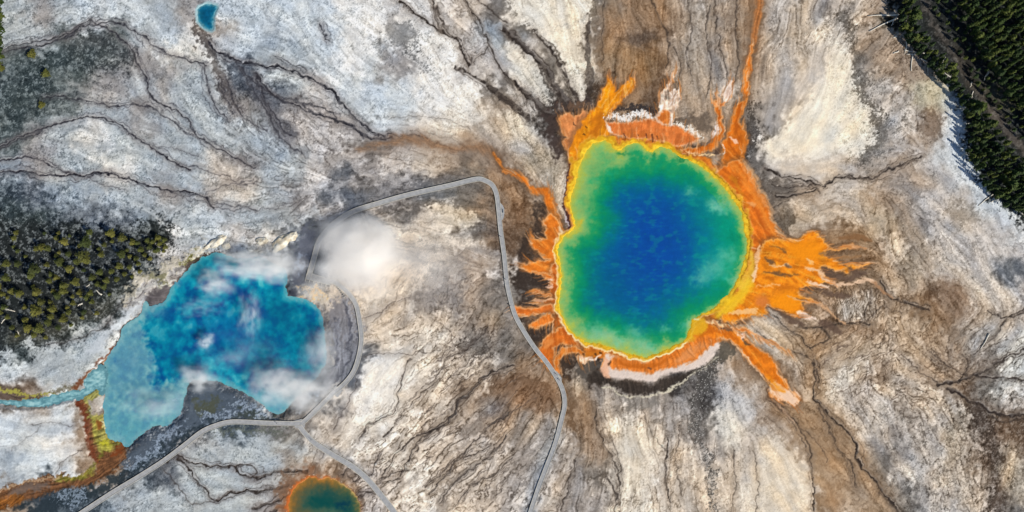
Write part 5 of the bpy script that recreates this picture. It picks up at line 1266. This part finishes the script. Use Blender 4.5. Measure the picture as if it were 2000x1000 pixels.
# ------------------------------------------------------------------ trees
def crown_mesh(name, seed, h, r, n, base, shape, leaf):
    """Many small tilted leaf sprays through the volume of a crown."""
    g = random.Random(seed)
    V, F = [], []
    for k in range(n):
        t = g.random() ** (1.25 if shape == 'cone' else .9)
        z = base + (h - base) * t
        env = r * ((1 - t) ** .8 + .06) if shape == 'cone' else r * math.sqrt(max(.03, 1 - (2 * t - .75) ** 2 / 1.6))
        lob = 1 + .28 * math.sin(3 * z + seed) * math.sin(seed + 5 * t)
        a = g.random() * 2 * math.pi
        rad = env * lob * (g.random() ** .45)
        lob2 = 1 + .25 * math.sin(3 * a + seed)
        x, y = rad * lob2 * math.cos(a), rad * lob2 * math.sin(a)
        s = leaf * (.6 + .8 * g.random())
        out = Vector((math.cos(a), math.sin(a), .25 - .5 * g.random()))
        side = Vector((-math.sin(a), math.cos(a), .5 * (g.random() - .5)))
        p = Vector((x, y, z))
        b = len(V)
        V += [p - out * s * .7 - side * s * .35, p + side * s * .45 - out * s * .1 - Vector((0, 0, .18 * s)), p + out * s * .8 - Vector((0, 0, .3 * s)), p - side * s * .45 + out * s * .1 + Vector((0, 0, .12 * s))]
        F += [(b, b + 1, b + 2), (b, b + 2, b + 3)]
    return mesh_np(name, [tuple(v) for v in V], F, False, 3)
def trunk_mesh(name, seed, h, r, limbs):
    g = random.Random(seed)
    bm = bmesh.new()
    def tube(p0, p1, r0, r1):
        d_ = (p1 - p0); q = d_.to_track_quat('Z', 'Y').to_matrix()
        A = [bm.verts.new(p0 + q @ Vector((r0 * math.cos(k * 2.0944), r0 * math.sin(k * 2.0944), 0))) for k in range(3)] if False else [bm.verts.new(p0 + q @ Vector((r0 * math.cos(k * 1.0472), r0 * math.sin(k * 1.0472), 0))) for k in range(6)]
        B = [bm.verts.new(p1 + q @ Vector((r1 * math.cos(k * 1.0472), r1 * math.sin(k * 1.0472), 0))) for k in range(6)]
        for k in range(6): bm.faces.new((A[k], A[(k + 1) % 6], B[(k + 1) % 6], B[k]))
        bm.faces.new(B); bm.faces.new(A[::-1])
    top = Vector((.02 * h * (g.random() - .5), .02 * h * (g.random() - .5), h))
    tube(Vector((0, 0, -.3)), top * .55, r, r * .6); tube(top * .55, top, r * .6, r * .12)
    for k in range(limbs):
        t = .3 + .62 * g.random(); a = g.random() * 6.283; l = h * .2 * (1.15 - t)
        p0 = top * t; tube(p0, p0 + Vector((math.cos(a) * l, math.sin(a) * l, .15 * l)), r * .25, r * .06)
    me = bpy.data.meshes.new(name); bm.to_mesh(me); bm.free(); me.materials.append(M_BARK)
    return me
CON = [(crown_mesh('crown', 20 + k, 14, 1.9 + .15 * k, 230, 4.5, 'cone', .85), trunk_mesh('trunk', 20 + k, 13.2, .2, 6)) for k in range(5)]
PIN = [(crown_mesh('crown', 50 + k, 7.5, 2.3 + .2 * k, 260, 1.2, 'round', .75), trunk_mesh('trunk', 50 + k, 6.5, .17, 7)) for k in range(5)]
for a, b in CON: a.materials.append(M_CONIFER)
for a, b in PIN: a.materials.append(M_PINE)
rt = random.Random(3)
def tree(name, kit, px, py, s, sz, label, cat, group):
    o = empty(name, (wx(px), wy(py), gz(px, py) - .05), rt.random() * 6.28)
    o.scale = (s, s, sz)
    o.rotation_euler[0] = rt.uniform(-.04, .04); o.rotation_euler[1] = rt.uniform(-.04, .04)
    tag(o, label, cat, group)
    link('crown', kit[0], None, o); link('trunk', kit[1], None, o)
    return o
def inside(pts, x, y):
    c = False
    for (ax, ay), (bx, by) in zip(pts, pts[1:] + pts[:1]):
        if (ay > y) != (by > y) and x < (bx - ax) * (y - ay) / (by - ay) + ax: c = not c
    return c
def dist_line(pts, x, y):
    return min(math.hypot(x - ax - t_ * (bx - ax), y - ay - t_ * (by - ay)) for (ax, ay), (bx, by) in zip(pts[:-1], pts[1:]) for t_ in [max(0, min(1, ((x - ax) * (bx - ax) + (y - ay) * (by - ay)) / ((bx - ax) ** 2 + (by - ay) ** 2)))])
# perspective leans tall crowns outwards; bases sit a little inwards of where the crowns show
def base_of(px, py, h):
    f = 1 - h * .75 / CAM_H
    return 1000 + (px - 1000) * f, 500 + (py - 500) * f
# left wood
PL = P("123,471,14 166,473,18 172,453,12 78,482,12 90,485,9 67,486,9 160,499,18 166,508,14 146,511,12 114,511,14 130,496,9 134,524,15 88,517,9 32,515,12 9,515,12 66,525,18 57,538,14 9,543,14 146,550,16 123,558,14 121,568,14 69,571,14 36,573,15 20,568,12 109,577,14 69,606,18 78,590,13 53,641,17 73,642,16 122,623,14 107,464,10 110,455,7 83,455,7 23,465,10 27,454,9 92,549,9 96,536,8 107,542,10 161,528,8 178,542,11 192,532,11 173,572,10 152,572,10 166,581,9 140,592,10 215,456,17 236,464,15 257,473,13 306,464,12 296,472,9 290,482,11 273,488,12 235,496,13 245,488,7 195,497,11 230,520,11 215,530,11 192,532,12 265,475,9 285,470,9 310,475,10 318,468,9 300,490,8 280,498,9 262,505,9 250,500,8 268,515,9 290,505,9 306,488,10 320,482,8 225,545,9 205,548,10 200,560,10 188,555,9 240,535,8 250,522,8 176,590,9 100,603,13 96,618,10 130,610,9 45,625,10 90,630,11 20,640,10 5,600,11 2,575,10 45,600,9 30,490,8 45,500,7 105,500,7 150,480,6 200,478,8 60,560,7 95,590,8 10,620,9 62,655,9 110,640,9 30,655,8 -10,520,14 -8,560,15 -6,610,14 85,660,7 135,635,8 255,540,7 270,530,7 210,575,7 185,612,7 160,610,8")
def lab_l(px, py, w):
    sz_ = 'large yellow olive' if w >= 13.5 else ('olive green' if w >= 9.5 else 'small dark olive')
    zone = ('in the left wood tip nearest the blue pool' if px > 238 else 'at the left edge of the left wood' if px < 28 else
            'in the sparse upper part of the left wood' if py < 500 else 'along the lower rim of the left wood' if py > 592 + max(0, 120 - px) * .25 or (px > 165 and py > 545) else 'beside the bare strip in the left wood' if 150 < px < 215 else 'in the middle of the left wood')
    return '%s young pine %s' % (sz_, zone)
placed = []
for px, py, w in PL:
    bx, by = base_of(px, py, 6)
    s = w * PX / 5.3
    tree('young_pine', rt.choice(PIN), bx, by, s, s * rt.uniform(.85, 1.15) + .1, lab_l(px, py, w), 'tree', 'young pines in the wood left of the blue pool')
    placed.append((px, py))
WOOD_L = P("0,440 60,445 150,452 240,455 310,452 330,470 320,492 285,516 245,545 210,588 175,622 120,645 55,662 0,674")
n = 0; tries = 0
while n < 14 and tries < 6000:
    tries += 1
    px, py = rt.uniform(-40, 330), rt.uniform(440, 672)
    if not inside(WOOD_L, max(px, 1), py) or any(math.hypot(px - a, py - b) < 7 for a, b in placed): continue
    dense = px > 235 or py > 560
    if not dense and rt.random() < .75: continue
    if dist_line(P("182,435 172,480 168,530 160,560"), px, py) < 8: continue
    w = rt.uniform(4.5, 8)
    bx, by = base_of(px, py, 4); s = w * PX / 4.7
    tree('young_pine', rt.choice(PIN), bx, by, s, s * rt.uniform(.9, 1.3), lab_l(px, py, w), 'tree', 'young pines in the wood left of the blue pool')
    placed.append((px, py)); n += 1
# right wood
ROAD = P("1795,-40 1815,30 1840,70 1870,120 1900,170 1940,220 1975,265 2040,330")
EDGE = P("1757,-40 1764,40 1782,85 1812,118 1850,160 1880,200 1896,240 1895,300 1912,335 1935,370 1965,398 2060,460 2060,-40")
def lab_e(px, py, w):
    sz_ = 'tall broad sunlit' if w >= 14 else 'sunlit' if w >= 11.5 else 'slender dark'
    zone = ('by the fallen logs at the top of the wood edge' if py < 100 else 'near the grey snag on the wood edge' if py < 200 else
            'in the upper part of the strip beside the white flats' if py < 270 else 'in the broad middle of the strip beside the white flats' if py < 345 else 'at the lower tip of the strip beside the white flats')
    return '%s conifer %s' % (sz_, zone)
def lab_r(px, py, w):
    sz_ = 'broad dark' if w >= 11.5 else 'slim dark' if w < 9.3 else 'dark'
    zone = ('along the top edge of the dense wood' if py < 50 else 'in the upper middle of the dense wood' if py < 120 else 'in the lower middle of the dense wood' if py < 190 else 'in the lowest part of the dense wood right of the track')
    return '%s conifer %s' % (sz_, zone)
placed = []
big = P("1790,28,20 1768,52,14 1788,72,15 1812,75,12 1843,118,13 1862,128,13 1866,142,11 1914,211,22 1940,243,16 1909,272,11 1952,290,14 1966,305,13 1980,338,16 1978,362,20 1995,335,16 1980,390,14 1953,380,14 1950,295,11 1928,294,12 1960,345,11 1938,318,9")
for px, py, w in big:
    bx, by = base_of(px, py, 9); s = w * PX / 4.0
    tree('conifer', rt.choice(CON), bx, by, s, min(1.15, .55 + s * .3), lab_e(px, py, w), 'tree', 'conifers between the track and the flats'); placed.append((px, py))
n = 0; tries = 0; more = []
while n < 430 and tries < 20000:
    tries += 1
    px, py = rt.uniform(1755, 2050), rt.uniform(-30, 430)
    if not inside(EDGE, px, py): continue
    dr = dist_line(ROAD, px, py)
    if dr < 12: continue
    strip = px < np.interp(py, [q[1] for q in ROAD], [q[0] for q in ROAD])
    sparse = (not strip) and (px - np.interp(py, [q[1] for q in ROAD], [q[0] for q in ROAD])) < 62
    gap = (11 if strip else 12.5) if not sparse else 15
    if strip and (rt.random() < .5 or (py < 190 and dist_line(EDGE[:7], px, py) > 30)): continue
    if any(abs(px - a) < gap and math.hypot(px - a, py - b) < gap * rt.uniform(.75, 1.2) for a, b in placed): continue
    w = rt.uniform(7.5, 13.5) if not sparse else rt.uniform(4.5, 8)
    bx, by = base_of(px, py, 10 if not sparse else 4)
    s = w * PX / 4.0; sz = rt.uniform(.85, 1.2) if not sparse else rt.uniform(.3, .5)
    if strip: s *= .85; sz *= .8
    placed.append((px, py)); n += 1
    if n <= 275:
        tree('conifer', rt.choice(CON), bx, by, s, sz, lab_e(px, py, w) if strip else (('small conifer beside the upper end of the dark track' if py < 75 else 'small conifer on the open ground beside the middle of the track' if py < 150 else 'small conifer beside the lower end of the dark track') if sparse else lab_r(px, py, w)), 'tree',
             'conifers between the track and the flats' if strip else ('small conifers beside the track' if sparse else 'conifers of the dense wood'))
    else: more.append((bx, by, s, sz))
if more:
    vv, ff, off = [], [], 0
    for bx, by, s, sz in more:
        me = rt.choice(CON)[0]
        co = np.empty(len(me.vertices) * 3, np.float32); me.vertices.foreach_get('co', co); co = co.reshape(-1, 3)
        a = rt.random() * 6.28; R_ = np.array([[math.cos(a), -math.sin(a), 0], [math.sin(a), math.cos(a), 0], [0, 0, 1]], np.float32)
        vv.append((co @ R_.T) * np.array([s, s, sz], np.float32) + np.array([wx(bx), wy(by), gz(bx, by)], np.float32))
        f = np.arange(len(me.polygons) * 3).reshape(-1, 3); lv = np.empty(len(me.loops), np.int32); me.loops.foreach_get('vertex_index', lv)
        ff.append(lv[f] + off); off += len(co)
    o = link('forest', mesh_np('forest', np.concatenate(vv), np.concatenate(ff), False, 3), M_CONIFER)
    tag(o, 'rest of the dark conifer wood in the top right corner', 'forest', kind='stuff')
for k, (px, py) in enumerate(P("7,6 4,20 8,33 5,47 8,60 4,74 7,87 5,101 8,113 4,126")):  # conifers added to give a dark strip along the left edge
    tree('conifer', rt.choice(CON), px, py, 12 * PX / 4.0, rt.uniform(.7, 1.0), 'conifer of the row added to darken the left edge above the scrub', 'tree', 'conifers added to darken the upper left edge')
for px, py, w, lab in ((91, 144, 13, 'round yellow shrub in the middle of the dark scrub at upper left'), (5, 134, 11, 'yellow shrub in the scrub close to the left edge'), (64, 106, 12, 'low green shrub near the top of the dark scrub'), (83, 205, 10, 'small olive shrub below the dark scrub at left')):
    s = w * PX / 4.7; o = tree('shrub', PIN[int(px) % 5], px, py, s, s * .5, lab, 'shrub', 'shrubs on the scrub at upper left')
    o.children[0].data = PIN[int(px) % 5][0]

# ------------------------------------------------------------------ fallen logs, dead trees
def log_bm(L, r, seed, stubs):
    g = random.Random(seed); bm = bmesh.new(); rows = []
    for k in range(7):
        t = k / 6; rr = r * (1 - .62 * t); y0 = .12 * r * math.sin(7 * t + seed); 
        rows.append([bm.verts.new((L * (t - .5), y0 * 3 + rr * math.cos(a * .7854), r + rr * math.sin(a * .7854))) for a in range(8)])
    for p, q in zip(rows[:-1], rows[1:]):
        for k in range(8): bm.faces.new((p[k], p[(k + 1) % 8], q[(k + 1) % 8], q[k]))
    bm.faces.new(rows[0]); bm.faces.new(rows[-1][::-1])
    for k in range(stubs):
        x = L * (g.random() * .75 - .3); a = g.choice((-1, 1)) * g.uniform(.5, 1.2); l = g.uniform(.4, 1.1)
        d_ = Vector((math.cos(a), math.sin(a), g.uniform(0, .5))).normalized(); q = d_.to_track_quat('Z', 'Y').to_matrix(); p0 = Vector((x, 0, r))
        A = [bm.verts.new(p0 + q @ Vector((.07 * math.cos(m * 1.5708), .07 * math.sin(m * 1.5708), 0))) for m in range(4)]
        B = [bm.verts.new(p0 + d_ * l + q @ Vector((.03 * math.cos(m * 1.5708), .03 * math.sin(m * 1.5708), 0))) for m in range(4)]
        for m in range(4): bm.faces.new((A[m], A[(m + 1) % 4], B[(m + 1) % 4], B[m]))
        bm.faces.new(B)
    return bm
LOGS = [
 (1755, 29, 1695, 31, .34, 'long pale log lying level, topmost beside the top right wood'), (1752, 35, 1697, 61, .34, 'long pale log lying aslant, second from the top beside the wood'),
 (1748, 35, 1741, 50, .22, 'short pale log crossing the end of the long slanting one'), (1751, 71, 1744, 74, .3, 'short pale log alone on brown ground left of the wood'),
 (1773, 72, 1767, 106, .26, 'thin pale log standing out upright in view above the crossed logs'), (1806, 104, 1770, 107, .32, 'thick pale log, upper of the crossed pair near the wood'),
 (1755, 100, 1744, 105, .3, 'short pale log left of the crossed logs'), (1782, 105, 1779, 139, .3, 'pale log pointing straight down from the crossed logs'),
 (1766, 98, 1794, 103, .24, 'thin log lying across the crossed logs'), (1798, 114, 1810, 121, .24, 'small grey log between the crossed logs and the dead snag'),
 (1860, 154, 1842, 140, .3, 'grey log below the dead snag at the wood edge'), (1878, 178, 1860, 154, .28, 'long grey log running down from the snag along the wood edge'),
 (1811, 128, 1813, 146, .2, 'thin grey log above the pale green mound'), (1930, 140, 1921, 157, .42, 'yellow dead trunk lying among the trees right of the track'),
 (1900, 178, 1897, 192, .26, 'short grey log beside the lower track'), (1898, 160, 1895, 170, .26, 'short grey log at the left side of the track'),
 (1890, 209, 1864, 213, .3, 'grey log on white ground, upper of the level pair at the wood shade'), (1895, 241, 1880, 242, .26, 'grey log on white ground, lower of the level pair at the wood shade'),
 (1892, 292, 1877, 307, .32, 'slanting pale log on the white strip halfway down the wood edge'), (1950, 387, 1935, 395, .4, 'bright pale log at the lower tip of the wood'),
 (1939, 379, 1910, 402, .26, 'long weathered log running out over the white ground at the wood tip'), (1986, 417, 1984, 400, .24, 'thin log under the last trees at the right edge'),
 (2000, 420, 1991, 414, .24, 'thin log touching the right edge'), (1932, 652, 1915, 682, .3, 'lone yellowish log far from the wood on the right flats'),
 (199, 576, 187, 566, .34, 'pale log among the trees on the lower side of the left wood'), (13, 618, 3, 632, .28, 'pale log at the left edge of the picture in the left wood'),
 (161, 592, 152, 597, .34, 'short bright log on the lower edge of the left wood'), (168, 560, 176, 556, .2, 'small grey log under the trees near the path through the left wood'),
 (1925, 300, 1918, 312, .2, 'small grey log under the sunlit strip of conifers'), (1852, 135, 1846, 150, .2, 'thin grey log right of the dead snag'),
]
for k, (ax, ay, bx, by, r, lab) in enumerate(LOGS):
    L = math.hypot(ax - bx, ay - by) * PX
    o = bm_obj('fallen_log', log_bm(L, r * 1.35, k, 3 + k % 4), M_LOG, None, True)
    mx0, my0 = (ax + bx) / 2, (ay + by) / 2
    o.location = (wx(mx0), wy(my0), max(gz(mx0, my0), gz(ax, ay), gz(bx, by)) - .1)
    o.rotation_euler = (0, 0, math.atan2(-(by - ay), bx - ax))
    tag(o, lab, 'log', 'fallen logs beside the woods')
def snag(px, py, h, r, lean, label, seed):
    o = empty('dead_tree', (wx(px), wy(py), gz(px, py))); tag(o, label, 'dead tree', 'dead standing trees')
    o.rotation_euler = lean
    me = trunk_mesh('trunk', seed, h, r, 0); me.materials.clear(); me.materials.append(M_LOG); link('trunk', me, None, o)
    g = random.Random(seed)
    for k in range(9):
        a = g.random() * 6.283; z = h * (.4 + .55 * g.random()); l = h * .12 * g.uniform(.6, 1.4)
        bm = bmesh.new(); d_ = Vector((math.cos(a), math.sin(a), .3)).normalized(); q = d_.to_track_quat('Z', 'Y').to_matrix(); p0 = Vector((0, 0, z))
        A = [bm.verts.new(p0 + q @ Vector((.08 * math.cos(m * 1.5708), .08 * math.sin(m * 1.5708), 0))) for m in range(4)]
        B = [bm.verts.new(p0 + d_ * l + q @ Vector((.02 * math.cos(m * 1.5708), .02 * math.sin(m * 1.5708), 0))) for m in range(4)]
        for m in range(4): bm.faces.new((A[m], A[(m + 1) % 4], B[(m + 1) % 4], B[m]))
        bm.faces.new(B); bm_obj('branch', bm, M_LOG, o)
snag(1832, 138, 13, .35, (-.45, .0, 0), 'tall grey dead tree leaning up out of the strip of conifers', 4)
snag(38, 655, 6, .25, (-.5, .2, 0), 'white dead tree on the lower rim of the left wood', 9)
snag(29, 608, 8, .22, (-.2, -.3, 0), 'grey bare tree among the pines close to the left edge', 12)

# ------------------------------------------------------------------ crusted rocks on the rim of the left pool
def rock(px, py, rx, ry, h, rz, seed, label):
    bm = bmesh.new(); bmesh.ops.create_icosphere(bm, subdivisions=4, radius=1.0)
    from mathutils import noise as mn
    for v in bm.verts:
        p = v.co.copy()
        n_ = mn.fractal(p * 1.3 + Vector((seed * 7.1, 0, 0)), 1.0, 2.0, 4) * .35 + mn.noise(p * 3 + Vector((seed, 3, 1))) * .12
        v.co = p * (1 + n_); v.co.z *= .9
        v.co = Vector((v.co.x * rx * PX, v.co.y * ry * PX, v.co.z * h))
    o = bm_obj('rock', bm, M_ROCK, None, True)
    o.location = (wx(px), wy(py), max(-.2, gz(px, py)) + .0); o.rotation_euler = (0, 0, rz)
    tag(o, label, 'rock', 'crusted rocks along the blue pool')
rock(424, 472, 20, 9, 1.6, .6, 1, 'large cream rock at the upper left corner of the blue pool')
rock(442, 480, 8, 7, 1.3, .2, 2, 'dark flanked rock right of the large cream one above the pool')
rock(512, 471, 11, 7, 1.5, .2, 3, 'brown topped rock rising out of the steam above the pool')
rock(548, 474, 20, 11, 1.7, .7, 4, 'pale rounded rock between the steam and the boardwalk bend')
rock(570, 462, 13, 8, 1.5, .4, 5, 'brown and cream rock just left of the boardwalk bend')
rock(404, 482, 8, 4, .9, .5, 6, 'small cream ledge left of the large cream rock')

# ------------------------------------------------------------------ steam
def steam_mat(name, dens, scale, seed, thr):
    m = bpy.data.materials.new(name); m.use_nodes = True; nt = m.node_tree; nt.nodes.clear()
    out = nt.nodes.new('ShaderNodeOutputMaterial'); pv = nt.nodes.new('ShaderNodeVolumePrincipled')
    pv.inputs['Color'].default_value = (.985, .97, .945, 1); pv.inputs['Anisotropy'].default_value = 0.0
    tc = nt.nodes.new('ShaderNodeTexCoord')
    ln = nt.nodes.new('ShaderNodeVectorMath'); ln.operation = 'LENGTH'
    n0 = nt.nodes.new('ShaderNodeTexNoise'); n0.inputs['Scale'].default_value = scale; n0.inputs['Detail'].default_value = 4; n0.inputs['Roughness'].default_value = .6
    ad = nt.nodes.new('ShaderNodeVectorMath'); ad.operation = 'ADD'; ad.inputs[1].default_value = (seed * 3.7, seed * 1.9, seed)
    n1 = nt.nodes.new('ShaderNodeTexNoise'); n1.inputs['Scale'].default_value = 1.5; n1.inputs['Detail'].default_value = 3
    of = nt.nodes.new('ShaderNodeVectorMath'); of.operation = 'SUBTRACT'; of.inputs[1].default_value = (.5, .5, .5)
    sl_ = nt.nodes.new('ShaderNodeVectorMath'); sl_.operation = 'SCALE'; sl_.inputs['Scale'].default_value = 1.1
    sm = nt.nodes.new('ShaderNodeVectorMath'); sm.operation = 'ADD'
    nt.links.new(ad.outputs[0], n1.inputs['Vector']); nt.links.new(n1.outputs['Color'], of.inputs[0]); nt.links.new(of.outputs[0], sl_.inputs[0])
    nt.links.new(tc.outputs['Object'], sm.inputs[0]); nt.links.new(sl_.outputs[0], sm.inputs[1])
    nt.links.new(sm.outputs[0], ln.inputs[0]); nt.links.new(tc.outputs['Object'], ad.inputs[0]); nt.links.new(ad.outputs[0], n0.inputs['Vector'])
    fall = nt.nodes.new('ShaderNodeMapRange'); fall.interpolation_type = 'SMOOTHSTEP'
    fall.inputs[1].default_value = 0.82; fall.inputs[2].default_value = 0.0; fall.inputs[3].default_value = 0; fall.inputs[4].default_value = 1
    nt.links.new(ln.outputs['Value'], fall.inputs[0])
    nz = nt.nodes.new('ShaderNodeMapRange'); nz.inputs[1].default_value = thr; nz.inputs[2].default_value = thr + .28
    nt.links.new(n0.outputs['Fac'], nz.inputs[0])
    mu = nt.nodes.new('ShaderNodeMath'); mu.operation = 'MULTIPLY'; nt.links.new(fall.outputs[0], mu.inputs[0]); nt.links.new(nz.outputs[0], mu.inputs[1])
    mu2 = nt.nodes.new('ShaderNodeMath'); mu2.operation = 'MULTIPLY'; mu2.inputs[1].default_value = dens; sq = nt.nodes.new('ShaderNodeMath'); sq.operation = 'POWER'; sq.inputs[1].default_value = 1.6; nt.links.new(mu.outputs[0], sq.inputs[0]); nt.links.new(sq.outputs[0], mu2.inputs[0])
    nt.links.new(mu2.outputs[0], pv.inputs['Density']); nt.links.new(pv.outputs['Volume'], out.inputs['Volume'])
    return m
STEAM = [  # px, py, rx, ry (px), height (m), density, noise scale, threshold, label
 (706, 500, 136, 112, 8, 1.5, 1.9, .18, 'dense white steam cloud covering a gap in the boardwalk'),
 (800, 512, 190, 104, 6, .22, 2.2, .26, 'thin veil of steam drifting right from the dense cloud'),
 (505, 518, 112, 54, 7, 1.3, 3.2, .36, 'thick steam bank along the upper edge of the blue pool'),
 (430, 552, 64, 50, 6, .95, 3.0, .40, 'steam puff left of the bank over the blue pool'),
 (556, 524, 70, 50, 6, .9, 2.0, .34, 'right end of the steam bank above the blue pool'),
 (495, 612, 40, 76, 6, .55, 3.0, .40, 'narrow steam wisp in the middle of the blue pool'),
 (400, 598, 84, 44, 5, .4, 3.0, .44, 'broken wisps over the left half of the blue pool'),
 (405, 666, 30, 27, 4, 1.1, 2.4, .36, 'small round steam puff over the darkest blue water'),
 (388, 736, 70, 50, 5, 1.2, 2.0, .34, 'steam puff over the lower tip of the bank in the blue pool'),
 (535, 748, 76, 64, 6, 1.0, 2.6, .34, 'round steam puff on the lower edge of the blue pool'),
 (602, 760, 100, 66, 6, 1.0, 2.8, .30, 'steam lying on the slate bank by the boardwalk junction'),
 (634, 690, 66, 90, 5, .65, 2.2, .36, 'steam wisp at the right edge of the blue pool'),
 (310, 786, 110, 56, 4, .55, 2.4, .36, 'thin steam over the pale shelf of the blue pool'),
 (470, 690, 150, 90, 5, .14, 3.0, .42, 'faint scattered steam over the lower half of the blue pool'),
 (620, 562, 80, 44, 5, .35, 1.8, .34, 'thin steam drifting over the ochre vent below the platform'),
]
sb = bmesh.new(); bmesh.ops.create_icosphere(sb, subdivisions=3, radius=1.0)
steam_me = bpy.data.meshes.new('steam'); sb.to_mesh(steam_me); sb.free()
for k, (px, py, rx, ry, h, dn_, sc_, th_, lab) in enumerate(STEAM):
    me = steam_me.copy(); me.materials.append(steam_mat('steam_%d' % k, dn_, sc_, k + 1, th_))
    o = link('steam', me); o.location = (wx(px), wy(py), h * .75 + .2); o.scale = (rx * PX, ry * PX, h)
    tag(o, lab, 'steam', kind='stuff')
